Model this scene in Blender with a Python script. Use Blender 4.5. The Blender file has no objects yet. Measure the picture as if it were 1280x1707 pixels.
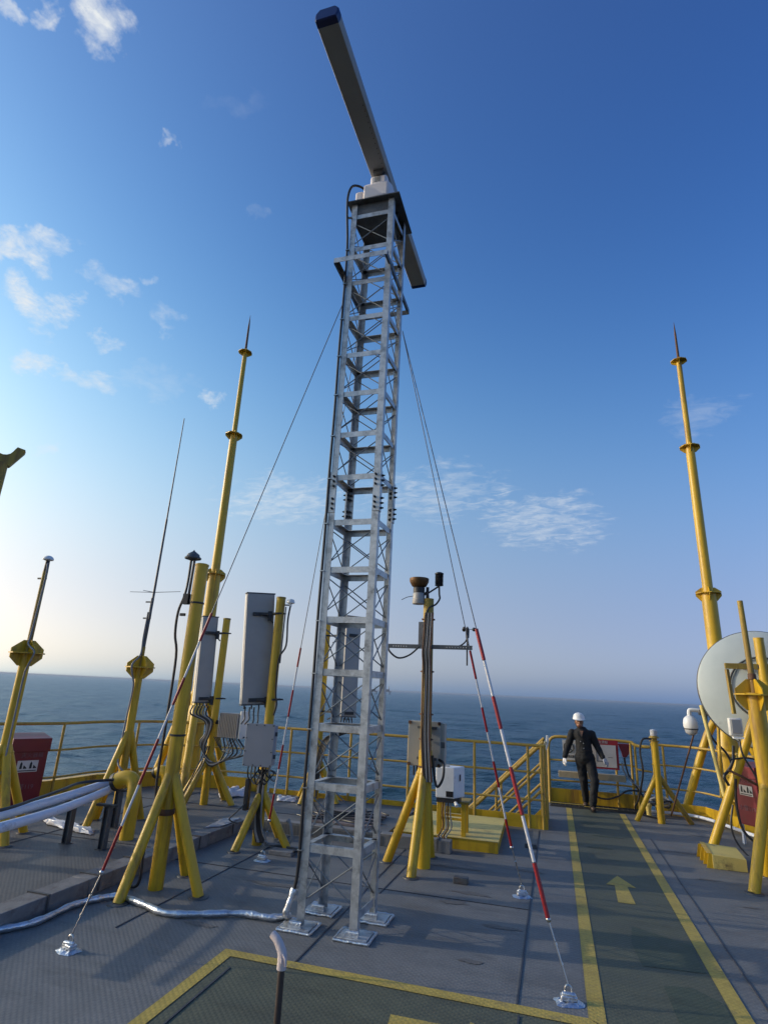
import bpy, math, random
from mathutils import Vector, Matrix
random.seed(7)
S = bpy.context.scene
COL = S.collection
R = math.radians

# ------------------------------------------------------------------ camera
cam_d = bpy.data.cameras.new('camera')
cam = bpy.data.objects.new('camera', cam_d)
COL.objects.link(cam)
S.camera = cam
cam_d.sensor_fit = 'VERTICAL'
cam_d.sensor_height = 24.0
cam_d.lens = 24.0 * 942.0 / 1707.0
cam_d.clip_start = 0.05
cam_d.clip_end = 150000
cam.matrix_world = Matrix([[0.961079, 0.040772, 0.273249, 0.0], [0.272575, -0.301252, -0.913756, 0.0], [0.045061, 0.952673, -0.30064, 2.0], [0, 0, 0, 1]])

# ------------------------------------------------------------------ sun and sky
SUN_ELEV = R(19)
SUN_AZ = R(-98)        # clockwise from +Y: the sun stands to the left of the view
sdir = Vector((math.cos(SUN_ELEV)*math.sin(SUN_AZ), math.cos(SUN_ELEV)*math.cos(SUN_AZ), math.sin(SUN_ELEV)))
sl = bpy.data.lights.new('sun', 'SUN')
sl.energy = 2.3
sl.angle = R(0.6)
sl.color = (1.0, 0.88, 0.70)
so = bpy.data.objects.new('sun', sl)
COL.objects.link(so)
so.rotation_euler = sdir.to_track_quat('Z', 'Y').to_euler()

W = bpy.data.worlds.new("World")
S.world = W
W.use_nodes = True
nt = W.node_tree
for n in list(nt.nodes): nt.nodes.remove(n)
def N(t, **k):
    n = nt.nodes.new(t)
    for a, b in k.items(): setattr(n, a, b)
    return n
L = nt.links.new
out = N('ShaderNodeOutputWorld'); bg = N('ShaderNodeBackground')
bg.inputs['Strength'].default_value = 0.12
sky = N('ShaderNodeTexSky')
sky.sky_type = 'NISHITA'
sky.sun_disc = False
sky.sun_elevation = SUN_ELEV
sky.sun_rotation = SUN_AZ
sky.air_density = 1.3
sky.dust_density = 2.0
sky.ozone_density = 2.5
def math_(op, a, b=None, c=None, clamp=False):
    m = N('ShaderNodeMath', operation=op); m.use_clamp = clamp
    for i, v in enumerate((a, b, c)):
        if v is None: continue
        if isinstance(v, (int, float)): m.inputs[i].default_value = v
        else: L(v, m.inputs[i])
    return m.outputs[0]
tc = N('ShaderNodeTexCoord')
D = tc.outputs['Generated']
# cloud banks: (direction, right axis, up axis, half width, half height, strength, softness)
BLOBS = [
    ((-0.511, 0.365, 0.7783), (0.6312, 0.7739, 0.0515), (-0.5835, 0.5175, -0.6258), 0.0504, 0.0443, 1.0, 0),
    ((-0.5632, 0.3253, 0.7596), (0.7987, 0.4499, 0.3995), (-0.2118, 0.8317, -0.5132), 0.0281, 0.0233, 0.85, 0),
    ((-0.5917, 0.3098, 0.7442), (0.7779, 0.4618, 0.4262), (-0.2116, 0.8311, -0.5143), 0.0224, 0.0175, 0.8, 0),
    ((-0.6795, 0.4698, 0.5635), (0.7319, 0.4869, 0.4766), (-0.0505, 0.7363, -0.6747), 0.0768, 0.0313, 0.9, 0),
    ((-0.6854, 0.5178, 0.512), (0.5613, 0.8236, -0.0815), (-0.4639, 0.2316, -0.8551), 0.0658, 0.0453, 0.95, 0),
    ((-0.6147, 0.5628, 0.5526), (0.6715, 0.7409, -0.0076), (-0.4137, 0.3665, -0.8334), 0.0621, 0.031, 0.6, 0),
    ((-0.7053, 0.554, 0.4422), (0.5989, 0.7995, -0.0465), (-0.3793, 0.2321, -0.8957), 0.049, 0.0287, 0.85, 0),
    ((-0.6647, 0.6128, 0.4273), (0.6456, 0.759, -0.0841), (-0.3759, 0.22, -0.9002), 0.0725, 0.0254, 0.6, 0),
    ((-0.525, 0.7234, 0.4485), (0.8154, 0.5785, 0.0215), (-0.2439, 0.377, -0.8935), 0.0406, 0.0247, 0.75, 0),
    ((-0.7214, 0.6117, 0.3246), (0.6888, 0.6819, 0.246), (-0.0709, 0.4011, -0.9133), 0.0396, 0.0158, 0.4, 0),
    ((-0.4901, 0.4864, 0.7233), (0.1866, 0.8691, -0.4581), (-0.8515, -0.0896, -0.5167), 0.0119, 0.0232, 0.45, 0),
    ((-0.3873, 0.496, 0.7772), (0.9014, 0.3806, 0.2063), (-0.1935, 0.7805, -0.5945), 0.0624, 0.0207, 0.06, 0),
    ((-0.4, 0.6032, 0.69), (0.9018, 0.3936, 0.1786), (-0.1638, 0.6937, -0.7014), 0.0204, 0.0164, 0.15, 0),
    ((-0.5619, 0.6281, 0.5383), (0.6756, 0.7239, -0.1395), (-0.4773, 0.2853, -0.8311), 0.0387, 0.0211, 0.35, 0),
    ((-0.6335, 0.5985, 0.4904), (0.7647, 0.5808, 0.2791), (-0.1178, 0.5518, -0.8256), 0.0253, 0.0155, 0.4, 0),
    ((-0.5719, 0.5798, 0.5804), (0.7041, 0.71, -0.0155), (-0.421, 0.3997, -0.8142), 0.0266, 0.0133, 0.4, 0),
    ((-0.4431, 0.841, 0.3106), (0.8959, 0.403, 0.1868), (0.0319, 0.3611, -0.932), 0.1432, 0.0548, 0.42, 1),
    ((-0.1894, 0.9223, 0.3369), (0.9806, 0.1953, 0.0166), (-0.0505, 0.3335, -0.9414), 0.1926, 0.0634, 0.3, 1),
    ((-0.0082, 0.9568, 0.2906), (0.9993, 0.0187, -0.0334), (-0.0374, 0.2901, -0.9563), 0.148, 0.0638, 0.38, 1),
    ((0.2327, 0.8752, 0.4241), (0.9258, -0.3329, 0.1789), (0.2978, 0.351, -0.8877), 0.0854, 0.0389, 0.16, 1),
    ((-0.5986, 0.6625, 0.4503), (0.7948, 0.5615, 0.2304), (-0.1002, 0.4958, -0.8627), 0.1032, 0.0282, 0.15, 0)]
wn = N('ShaderNodeTexNoise'); wn.inputs['Scale'].default_value = 13; wn.inputs['Detail'].default_value = 5; wn.inputs['Roughness'].default_value = .6; L(D, wn.inputs['Vector'])
w1 = N('ShaderNodeVectorMath', operation='SUBTRACT'); L(wn.outputs['Color'], w1.inputs[0]); w1.inputs[1].default_value = (.5, .5, .5)
w2 = N('ShaderNodeVectorMath', operation='SCALE'); L(w1.outputs[0], w2.inputs[0]); w2.inputs['Scale'].default_value = 0.13
w3 = N('ShaderNodeVectorMath', operation='ADD'); L(w2.outputs[0], w3.inputs[0]); L(D, w3.inputs[1]); DW = w3.outputs[0]
def vdot(v):
    d = N('ShaderNodeVectorMath', operation='DOT_PRODUCT')
    L(DW, d.inputs[0]); d.inputs[1].default_value = v
    return d.outputs['Value']
# cloud texture: wisps on a plane overhead, so they flatten towards the horizon
sep = N('ShaderNodeSeparateXYZ'); L(D, sep.inputs[0])
zz = math_('ADD', math_('MAXIMUM', sep.outputs[2], 0.0), 0.12)
cmb = N('ShaderNodeCombineXYZ')
L(math_('DIVIDE', sep.outputs[0], zz), cmb.inputs[0]); L(math_('DIVIDE', sep.outputs[1], zz), cmb.inputs[1])
def noise(scale, detail, rough, dist, vec):
    n = N('ShaderNodeTexNoise'); n.inputs['Scale'].default_value = scale
    n.inputs['Detail'].default_value = detail; n.inputs['Roughness'].default_value = rough
    n.inputs['Distortion'].default_value = dist; L(vec, n.inputs['Vector']); return n.outputs['Fac']
n1 = noise(11.0, 9, 0.66, 0.9, cmb.outputs[0])
n2 = noise(34.0, 7, 0.62, 0.6, cmb.outputs[0])
tex = math_('ADD', math_('MULTIPLY', n1, 0.62), math_('MULTIPLY', n2, 0.38))
# small ripples inside the thin bank low in the middle
mp = N('ShaderNodeMapping'); L(cmb.outputs[0], mp.inputs[0]); mp.inputs['Rotation'].default_value = (0, 0, R(25)); mp.inputs['Scale'].default_value = (1, 1.7, 1)
n3 = noise(13.0, 5, 0.62, 0.7, mp.outputs[0])
tot = None
for (c, a, b, ra, rb, st, rip) in BLOBS:
    u = math_('DIVIDE', vdot(a), ra); v = math_('DIVIDE', vdot(b), rb)
    f = math_('ADD', math_('MULTIPLY', u, u), math_('MULTIPLY', v, v))
    m = math_('SUBTRACT', 1.0, f, clamp=True)
    m = math_('MULTIPLY', m, math_('GREATER_THAN', vdot(c), 0.0))
    t = n3 if rip else tex
    # threshold follows the mask, so the bank frays into wisps at its rim
    k = math_('ADD', math_('MULTIPLY', math_('SUBTRACT', t, 0.5), 3.0), math_('SUBTRACT', math_('MULTIPLY', m, 1.10), 0.42), clamp=True)
    k = math_('MULTIPLY', math_('MULTIPLY', math_('POWER', k, 1.4), math_('MULTIPLY', m, 2.0, clamp=True)), st)
    tot = k if tot is None else math_('ADD', tot, k, clamp=True)
mixc = N('ShaderNodeMix', data_type='RGBA')
# the marine air: the Nishita sky is graded smoothly by height and by nearness to the sun
ds = N('ShaderNodeVectorMath', operation='DOT_PRODUCT'); L(D, ds.inputs[0]); ds.inputs[1].default_value = tuple(sdir)
sv = math_('MINIMUM', math_('MAXIMUM', ds.outputs['Value'], -0.31), 0.76)
zv = math_('MINIMUM', math_('MAXIMUM', sep.outputs[2], 0.0), 0.85)
ez = math_('EXPONENT', math_('MULTIPLY', zv, -12.0)); ey_ = math_('EXPONENT', math_('MULTIPLY', zv, -5.0))
K = [[4.887, 3.3216, 1.7742], [-12.8186, -7.0881, -2.3809], [7.4053, 3.5528, 0.988], [0.4892, 0.3467, -0.0308], [2.978, 3.6151, 3.4267], [-7.2877, -5.8707, -3.2411], [0.2745, 0.1384, 0.1524]]
cg = N('ShaderNodeCombineXYZ')
for ch in range(3):
    e_ = math_('ADD', math_('MULTIPLY', zv, K[1][ch]), K[0][ch])
    e_ = math_('ADD', e_, math_('MULTIPLY', math_('MULTIPLY', zv, zv), K[2][ch]))
    e_ = math_('ADD', e_, math_('MULTIPLY', sv, K[3][ch]))
    e_ = math_('ADD', e_, math_('MULTIPLY', ez, K[4][ch]))
    e_ = math_('ADD', e_, math_('MULTIPLY', ey_, K[5][ch])); e_ = math_('ADD', e_, math_('MULTIPLY', math_('MULTIPLY', zv, sv), K[6][ch]))
    L(math_('EXPONENT', e_), cg.inputs[ch])
hm = N('ShaderNodeMix', data_type='RGBA', blend_type='MULTIPLY'); hm.inputs['Factor'].default_value = 1.0
L(sky.outputs[0], hm.inputs['A']); L(cg.outputs[0], hm.inputs['B'])
L(tot, mixc.inputs['Factor']); L(hm.outputs['Result'], mixc.inputs['A']); mixc.inputs['B'].default_value = (6.7, 7.0, 7.2, 1)
L(mixc.outputs['Result'], bg.inputs['Color'])
L(bg.outputs[0], out.inputs['Surface'])

S.view_settings.view_transform = 'Standard'
S.view_settings.look = 'None'
S.view_settings.gamma = 1
S.view_settings.exposure = 0.0
S.render.engine = 'CYCLES'
S.render.film_transparent = False

# ------------------------------------------------------------------ helpers
def tag(o, label=None, cat=None, group=None, kind=None):
    if label: o['label'] = label
    if cat: o['category'] = cat
    if group: o['group'] = group
    if kind: o['kind'] = kind
    return o
def thing(name, loc, label, cat, group=None):
    o = bpy.data.objects.new(name, None); COL.objects.link(o)
    o.empty_display_size = 0.1
    o.location = loc
    return tag(o, label, cat, group)
def off(o):
    v = Vector((0, 0, 0))
    while o is not None:
        v += o.location; o = o.parent
    return v
class MB:
    def __init__(s): s.v = []; s.f = []
    def add(s, vs, fs):
        n = len(s.v); s.v += [Vector(v) for v in vs]; s.f += [tuple(i+n for i in f) for f in fs]; return s
    def box(s, c, size, M=None):
        c = Vector(c); hx, hy, hz = size[0]/2, size[1]/2, size[2]/2
        vs = [Vector((x, y, z)) for z in (-hz, hz) for y in (-hy, hy) for x in (-hx, hx)]
        if M is not None: vs = [M @ v for v in vs]
        return s.add([c+v for v in vs], [(0,2,3,1),(4,5,7,6),(0,1,5,4),(2,6,7,3),(0,4,6,2),(1,3,7,5)])
    def bb(s, a, b):
        return s.box([(a[i]+b[i])/2 for i in range(3)], [abs(a[i]-b[i]) for i in range(3)])
    def bar(s, p, q, w, h, up=(0,0,1)):
        p = Vector(p); q = Vector(q); d = (q-p); l = d.length; d.normalize()
        x = d.cross(Vector(up))
        if x.length < 1e-4: x = d.cross(Vector((1,0,0)))
        x.normalize(); z = x.cross(d).normalized()
        M = Matrix((x, d, z)).transposed()
        return s.box((p+q)/2, (w, l, h), M)
    def tube(s, p, q, r, r2=None, n=14, caps=True):
        if r2 is None: r2 = r
        p = Vector(p); q = Vector(q); d = (q-p).normalized()
        x = d.cross(Vector((0,0,1)))
        if x.length < 1e-4: x = Vector((1,0,0))
        x.normalize(); y = d.cross(x).normalized()
        vs = []
        for (c, rr) in ((p, r), (q, r2)):
            for i in range(n):
                a = 2*math.pi*i/n
                vs.append(c + x*math.cos(a)*rr + y*math.sin(a)*rr)
        fs = [(i, (i+1) % n, n+(i+1) % n, n+i) for i in range(n)]
        if caps: fs += [tuple(range(n))[::-1], tuple(range(n, 2*n))]
        return s.add(vs, fs)
    def path(s, pts, r, n=8, smooth=3):
        pts = [Vector(p) for p in pts]
        if smooth and len(pts) > 2:          # catmull-rom
            P = [pts[0]*2-pts[1]] + pts + [pts[-1]*2-pts[-2]]
            q = []
            for i in range(1, len(P)-2):
                for k in range(smooth):
                    t = k/smooth
                    a, b, c, d = P[i-1], P[i], P[i+1], P[i+2]
                    q.append(0.5*((2*b)+(c-a)*t+(2*a-5*b+4*c-d)*t*t+(3*b-a-3*c+d)*t*t*t))
            q.append(pts[-1]); pts = q
        vs = []; prev = None; m = len(pts)
        for i, p in enumerate(pts):
            d = (pts[min(i+1, m-1)] - pts[max(i-1, 0)]).normalized()
            if prev is None:
                x = d.cross(Vector((0,0,1)))
                if x.length < 1e-3: x = Vector((1,0,0))
            else: x = prev - d*prev.dot(d)
            x.normalize(); prev = x; y = d.cross(x)
            rr = r(i/(m-1)) if callable(r) else r
            for k in range(n):
                a = 2*math.pi*k/n
                vs.append(p + x*math.cos(a)*rr + y*math.sin(a)*rr)
        fs = []
        for i in range(m-1):
            for k in range(n):
                fs.append((i*n+k, i*n+(k+1) % n, (i+1)*n+(k+1) % n, (i+1)*n+k))
        fs += [tuple(range(n))[::-1], tuple(range((m-1)*n, m*n))]
        return s.add(vs, fs)
    def lathe(s, c, prof, n=20, axis=None):
        c = Vector(c); M = Matrix.Identity(3) if axis is None else Vector(axis).to_track_quat('Z', 'Y').to_matrix()
        vs = []
        for (r, z) in prof:
            for i in range(n):
                a = 2*math.pi*i/n
                vs.append(c + M @ Vector((math.cos(a)*r, math.sin(a)*r, z)))
        fs = []
        m = len(prof)
        for j in range(m-1):
            for i in range(n):
                fs.append((j*n+i, j*n+(i+1) % n, (j+1)*n+(i+1) % n, (j+1)*n+i))
        fs += [tuple(range(n))[::-1], tuple(range((m-1)*n, m*n))]
        return s.add(vs, fs)
    def prism(s, poly, d):           # poly: 3-D outline, d: extrusion vector
        poly = [Vector(p) for p in poly]; d = Vector(d); n = len(poly)
        vs = poly + [p+d for p in poly]
        fs = [tuple(range(n))[::-1], tuple(range(n, 2*n))] + [(i, (i+1) % n, n+(i+1) % n, n+i) for i in range(n)]
        return s.add(vs, fs)
    def sph(s, c, r, n=16, m=10, sc=(1,1,1), M=None):
        c = Vector(c); vs = []
        for j in range(1, m):
            t = math.pi*j/m
            for i in range(n):
                a = 2*math.pi*i/n
                vs.append(Vector((math.sin(t)*math.cos(a)*r*sc[0], math.sin(t)*math.sin(a)*r*sc[1], math.cos(t)*r*sc[2])))
        vs += [Vector((0,0,r*sc[2])), Vector((0,0,-r*sc[2]))]
        if M is not None: vs = [M @ v for v in vs]
        vs = [c+v for v in vs]
        fs = []
        for j in range(m-2):
            for i in range(n): fs.append((j*n+i, (j+1)*n+i, (j+1)*n+(i+1) % n, j*n+(i+1) % n))
        k = (m-1)*n
        for i in range(n):
            fs.append((k, i, (i+1) % n)); fs.append((k+1, (m-2)*n+(i+1) % n, (m-2)*n+i))
        return s.add(vs, fs)
    def cap(s, p, q, r, r2=None, n=10):   # capsule
        if r2 is None: r2 = r
        s.tube(p, q, r, r2, n); s.sph(p, r, n, 6); s.sph(q, r2, n, 6); return s
    def build(s, name, m, parent=None, smooth=35, bevel=0, loc=None):
        import bmesh
        me = bpy.data.meshes.new(name)
        o = off(parent) if parent is not None else Vector(loc or (0,0,0))
        me.from_pydata([v-o for v in s.v], [], s.f)
        bm = bmesh.new(); bm.from_mesh(me)
        bmesh.ops.recalc_face_normals(bm, faces=bm.faces)
        bm.to_mesh(me); bm.free()
        me.materials.append(m)
        if smooth:
            me.shade_smooth(); me.set_sharp_from_angle(angle=R(smooth))
        ob = bpy.data.objects.new(name, me); COL.objects.link(ob)
        if parent is not None: ob.parent = parent
        elif loc: ob.location = loc
        if bevel:
            b = ob.modifiers.new('bevel', 'BEVEL'); b.width = bevel; b.segments = 2; b.limit_method = 'ANGLE'
        return ob

# ------------------------------------------------------------------ materials
def mat(name, col, rough=0.6, metal=0.0, var=0.15, vs=6.0, bump=0.0, bs=40.0, dirt=None, dirt_amt=0.0, dirt_scale=5.0, spec=0.5, streak=False):
    m = bpy.data.materials.new(name); m.use_nodes = True
    t = m.node_tree; b = t.nodes['Principled BSDF']
    b.inputs['Roughness'].default_value = rough; b.inputs['Metallic'].default_value = metal
    b.inputs['Specular IOR Level'].default_value = spec
    def n(ty, **k):
        x = t.nodes.new(ty)
        for a, c in k.items(): setattr(x, a, c)
        return x
    g = n('ShaderNodeNewGeometry')
    nz = n('ShaderNodeTexNoise'); nz.inputs['Scale'].default_value = vs; nz.inputs['Detail'].default_value = 6; nz.inputs['Roughness'].default_value = 0.65
    t.links.new(g.outputs['Position'], nz.inputs['Vector'])
    mr = n('ShaderNodeMapRange'); mr.inputs['From Min'].default_value = 0.3; mr.inputs['From Max'].default_value = 0.7
    mr.inputs['To Min'].default_value = 1-var; mr.inputs['To Max'].default_value = 1+var
    t.links.new(nz.outputs['Fac'], mr.inputs['Value'])
    mx = n('ShaderNodeVectorMath', operation='SCALE'); mx.inputs[0].default_value = col
    t.links.new(mr.outputs[0], mx.inputs['Scale'])
    last = mx.outputs[0]
    if dirt:
        nd = n('ShaderNodeTexNoise'); nd.inputs['Scale'].default_value = dirt_scale; nd.inputs['Detail'].default_value = 9; nd.inputs['Roughness'].default_value = 0.7
        if streak:
            mp = n('ShaderNodeMapping'); mp.inputs['Scale'].default_value = (1, 1, 0.12)
            t.links.new(g.outputs['Position'], mp.inputs[0]); t.links.new(mp.outputs[0], nd.inputs['Vector'])
        else: t.links.new(g.outputs['Position'], nd.inputs['Vector'])
        md = n('ShaderNodeMapRange'); md.inputs['From Min'].default_value = 0.62-dirt_amt*0.3; md.inputs['From Max'].default_value = 0.72
        t.links.new(nd.outputs['Fac'], md.inputs['Value'])
        mi = n('ShaderNodeMix', data_type='RGBA'); t.links.new(md.outputs[0], mi.inputs['Factor'])
        t.links.new(last, mi.inputs['A']); mi.inputs['B'].default_value = (*dirt, 1)
        last = mi.outputs['Result']
    t.links.new(last, b.inputs['Base Color'])
    rr = n('ShaderNodeMapRange'); rr.inputs['To Min'].default_value = max(0.02, rough-0.12); rr.inputs['To Max'].default_value = min(1, rough+0.12)
    t.links.new(nz.outputs['Fac'], rr.inputs['Value']); t.links.new(rr.outputs[0], b.inputs['Roughness'])
    if bump:
        nb = n('ShaderNodeTexNoise'); nb.inputs['Scale'].default_value = bs; nb.inputs['Detail'].default_value = 4
        t.links.new(g.outputs['Position'], nb.inputs['Vector'])
        bu = n('ShaderNodeBump'); bu.inputs['Strength'].default_value = bump; bu.inputs['Distance'].default_value = 0.01
        t.links.new(nb.outputs['Fac'], bu.inputs['Height']); t.links.new(bu.outputs[0], b.inputs['Normal'])
    return m
def deck_mat(name, col, stain, amt, worn=None, lumps=0.28, rough=0.6):
    """painted checker-plate: rows of raised lozenges, stains and scuffs"""
    m = bpy.data.materials.new(name); m.use_nodes = True
    t = m.node_tree; b = t.nodes['Principled BSDF']
    def n(ty, **k):
        x = t.nodes.new(ty)
        for a, c in k.items(): setattr(x, a, c)
        return x
    g = n('ShaderNodeNewGeometry')
    def nz(s, d=6, r=0.65):
        x = n('ShaderNodeTexNoise'); x.inputs['Scale'].default_value = s; x.inputs['Detail'].default_value = d; x.inputs['Roughness'].default_value = r
        t.links.new(g.outputs['Position'], x.inputs['Vector']); return x.outputs['Fac']
    def mr(v, a, b_, c, d):
        x = n('ShaderNodeMapRange'); x.inputs[1].default_value = a; x.inputs[2].default_value = b_; x.inputs[3].default_value = c; x.inputs[4].default_value = d
        t.links.new(v, x.inputs[0]); return x.outputs[0]
    b.inputs['Specular IOR Level'].default_value = 0.3
    mp = n('ShaderNodeMapping'); mp.inputs['Rotation'].default_value = (0, 0, R(45)); mp.inputs['Scale'].default_value = (30, 30, 0.001)
    t.links.new(g.outputs['Position'], mp.inputs[0])
    vo = n('ShaderNodeTexVoronoi'); vo.inputs['Scale'].default_value = 1.0; vo.inputs['Randomness'].default_value = 0.0
    t.links.new(mp.outputs[0], vo.inputs['Vector'])
    lump = mr(vo.outputs['Distance'], 0.22, 0.42, 1, 0)
    big, mid, fine = nz(0.9), nz(4.5, 8, 0.7), nz(38, 4)
    vec = n('ShaderNodeVectorMath', operation='SCALE'); vec.inputs[0].default_value = col
    a1 = n('ShaderNodeMath', operation='MULTIPLY'); t.links.new(mr(mid, .3, .7, 0.82, 1.16), a1.inputs[0]); t.links.new(mr(fine, .3, .7, 0.86, 1.14), a1.inputs[1])
    a2 = n('ShaderNodeMath', operation='MULTIPLY'); t.links.new(a1.outputs[0], a2.inputs[0]); t.links.new(mr(lump, 0, 1, 0.98, 1.05), a2.inputs[1])
    t.links.new(a2.outputs[0], vec.inputs['Scale'])
    mi = n('ShaderNodeMix', data_type='RGBA'); t.links.new(mr(big, 0.5, 0.75, 0, amt), mi.inputs['Factor'])
    t.links.new(vec.outputs[0], mi.inputs['A']); mi.inputs['B'].default_value = (*stain, 1)
    # streaky grime, drawn out along the deck
    mp2 = n('ShaderNodeMapping'); mp2.inputs['Scale'].default_value = (0.5, 2.2, 1); t.links.new(g.outputs['Position'], mp2.inputs[0])
    sx = n('ShaderNodeTexNoise'); sx.inputs['Scale'].default_value = 2.2; sx.inputs['Detail'].default_value = 8; sx.inputs['Roughness'].default_value = .7
    t.links.new(mp2.outputs[0], sx.inputs['Vector'])
    mj = n('ShaderNodeMix', data_type='RGBA', blend_type='MULTIPLY'); t.links.new(mr(sx.outputs['Fac'], 0.52, 0.72, 0, 0.55), mj.inputs['Factor'])
    t.links.new(mi.outputs['Result'], mj.inputs['A']); mj.inputs['B'].default_value = (0.5, 0.48, 0.46, 1)
    last = mj.outputs['Result']
    if worn:
        mw = n('ShaderNodeMix', data_type='RGBA'); t.links.new(mr(mid, 0.54, 0.66, 0, 0.75), mw.inputs['Factor'])
        t.links.new(last, mw.inputs['A']); mw.inputs['B'].default_value = (*worn, 1); last = mw.outputs['Result']
    t.links.new(last, b.inputs['Base Color'])
    t.links.new(mr(mid, .3, .7, rough-.1, rough+.15), b.inputs['Roughness'])
    hs = n('ShaderNodeMath', operation='MULTIPLY_ADD'); t.links.new(fine, hs.inputs[0]); hs.inputs[1].default_value = 0.25; t.links.new(lump, hs.inputs[2])
    bu = n('ShaderNodeBump'); bu.inputs['Strength'].default_value = lumps; bu.inputs['Distance'].default_value = 0.004
    t.links.new(hs.outputs[0], bu.inputs['Height']); t.links.new(bu.outputs[0], b.inputs['Normal'])
    return m
yellow = mat('yellow_paint', (0.54, 0.33, 0.010), 0.42, var=0.10, vs=3, bump=0.12, bs=60, dirt=(0.13, 0.055, 0.015), dirt_amt=0.38, dirt_scale=5, streak=True)
yellow_old = mat('weathered_yellow_paint', (0.33, 0.22, 0.030), 0.6, var=0.2, vs=5, bump=0.2, bs=60, dirt=(0.12, 0.05, 0.02), dirt_amt=0.45, dirt_scale=6, streak=True)
rail_y = mat('rail_yellow_paint', (0.42, 0.265, 0.040), 0.5, var=0.15, vs=4, dirt=(0.14, 0.07, 0.025), dirt_amt=0.2, dirt_scale=9)
plate_y = mat('faded_yellow_plate', (0.56, 0.44, 0.13), 0.6, var=0.12, vs=2.5, bump=0.3, bs=50, dirt=(0.16, 0.11, 0.04), dirt_amt=0.15, dirt_scale=3)
galv = mat('galvanised_steel', (0.50, 0.50, 0.49), 0.44, metal=0.6, var=0.18, vs=14, bump=0.15, bs=90, dirt=(0.17, 0.165, 0.16), dirt_amt=0.45, dirt_scale=9)
galv_dark = mat('dull_grey_steel', (0.10, 0.105, 0.11), 0.55, metal=0.5, var=0.25, vs=9, bump=0.2, dirt=(0.10, 0.06, 0.04), dirt_amt=0.3)
trunk_m = mat('rusty_grey_trunking', (0.17, 0.168, 0.165), 0.7, metal=0.1, var=0.25, vs=6, bump=0.4, dirt=(0.09, 0.06, 0.05), dirt_amt=0.3, dirt_scale=7)
foil = mat('crumpled_foil', (0.62, 0.64, 0.67), 0.34, metal=0.9, var=0.16, vs=12, bump=0.8, bs=38, dirt=(0.2, 0.2, 0.2), dirt_amt=0.3, dirt_scale=12)
bolt_m = mat('dark_bolt_steel', (0.04, 0.042, 0.045), 0.5, metal=0.6, var=0.2)
rod_m = mat('thin_steel_rod', (0.20, 0.205, 0.21), 0.3, metal=0.8, var=0.15)
wire_m = mat('steel_wire_rope', (0.13, 0.14, 0.16), 0.5, metal=0.6, var=0.1)
shiny = mat('bright_turnbuckle_steel', (0.45, 0.45, 0.45), 0.3, metal=1.0, var=0.1)
blk = mat('black_cable', (0.012, 0.012, 0.014), 0.45, var=0.15, vs=8)
greycab = mat('grey_cable', (0.20, 0.20, 0.20), 0.55, var=0.15, vs=8)
black_metal = mat('black_clamp_metal', (0.02, 0.02, 0.022), 0.55, var=0.3, vs=15)
white_p = mat('white_paint', (0.72, 0.72, 0.70), 0.45, var=0.06, vs=4, dirt=(0.35, 0.32, 0.28), dirt_amt=0.05)
pinkwhite = mat('off_white_housing', (0.66, 0.62, 0.62), 0.5, var=0.05, vs=5)
radar_g = mat('pale_radome_grey', (0.30, 0.28, 0.26), 0.5, var=0.05, vs=3)
blue_cap = mat('navy_blue_cap', (0.004, 0.012, 0.085), 0.4, var=0.1)
panel_g = mat('grey_antenna_shell', (0.33, 0.315, 0.295), 0.5, var=0.07, vs=4, dirt=(0.25, 0.22, 0.19), dirt_amt=0.1, dirt_scale=4, streak=True)
panel_w = mat('cream_radome', (0.66, 0.64, 0.58), 0.5, var=0.06, vs=3)
box_g = mat('pale_grey_enclosure', (0.25, 0.255, 0.275), 0.5, var=0.04, vs=3, dirt=(0.3, 0.28, 0.26), dirt_amt=0.03)
cab_b = mat('beige_cabinet', (0.33, 0.315, 0.27), 0.55, var=0.08, vs=3, dirt=(0.20, 0.12, 0.07), dirt_amt=0.15, dirt_scale=5, streak=True)
red_box = mat('dark_red_fibreglass', (0.15, 0.004, 0.014), 0.4, var=0.12, vs=4, dirt=(0.10, 0.02, 0.02), dirt_amt=0.2)
red_s = mat('red_reflective_sleeve', (0.27, 0.006, 0.010), 0.4, var=0.15, vs=12)
white_s = mat('white_reflective_sleeve', (0.55, 0.55, 0.57), 0.4, var=0.1, vs=12)
wpipe = mat('white_wrapped_pipe', (0.62, 0.65, 0.72), 0.4, var=0.08, vs=5, bump=0.2, bs=15, dirt=(0.3, 0.3, 0.3), dirt_amt=0.1)
brown = mat('rusted_brown_metal', (0.10, 0.045, 0.02), 0.7, var=0.35, vs=9, bump=0.3)
bronze = mat('bronze_funnel', (0.12, 0.06, 0.02), 0.45, metal=0.4, var=0.25, vs=10)
dish_m = mat('dish_shell_white', (0.44, 0.49, 0.48), 0.45, var=0.05, vs=3, dirt=(0.3, 0.31, 0.29), dirt_amt=0.1, dirt_scale=3)
glass_m = mat('black_glass', (0.02, 0.02, 0.025), 0.12, var=0.02)
dome_glass = mat('smoked_grey_dome', (0.42, 0.43, 0.45), 0.15, var=0.05)
plastic_w = mat('white_plastic_sheet', (0.60, 0.59, 0.60), 0.35, var=0.12, vs=9, bump=0.5, bs=20)
wood = mat('old_grey_board', (0.20, 0.16, 0.15), 0.8, var=0.25, vs=7, bump=0.3)
navy_cloth = mat('dark_navy_coverall_cloth', (0.006, 0.007, 0.009), 0.85, var=0.35, vs=14, bump=0.5, bs=30)
skin_m = mat('skin', (0.30, 0.15, 0.09), 0.5, var=0.08)
hair_m = mat('black_hair', (0.008, 0.007, 0.006), 0.6)
boot_m = mat('brown_work_boot', (0.05, 0.03, 0.02), 0.6)
glove_m = mat('white_cotton', (0.66, 0.66, 0.68), 0.85, bump=0.3)
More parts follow.
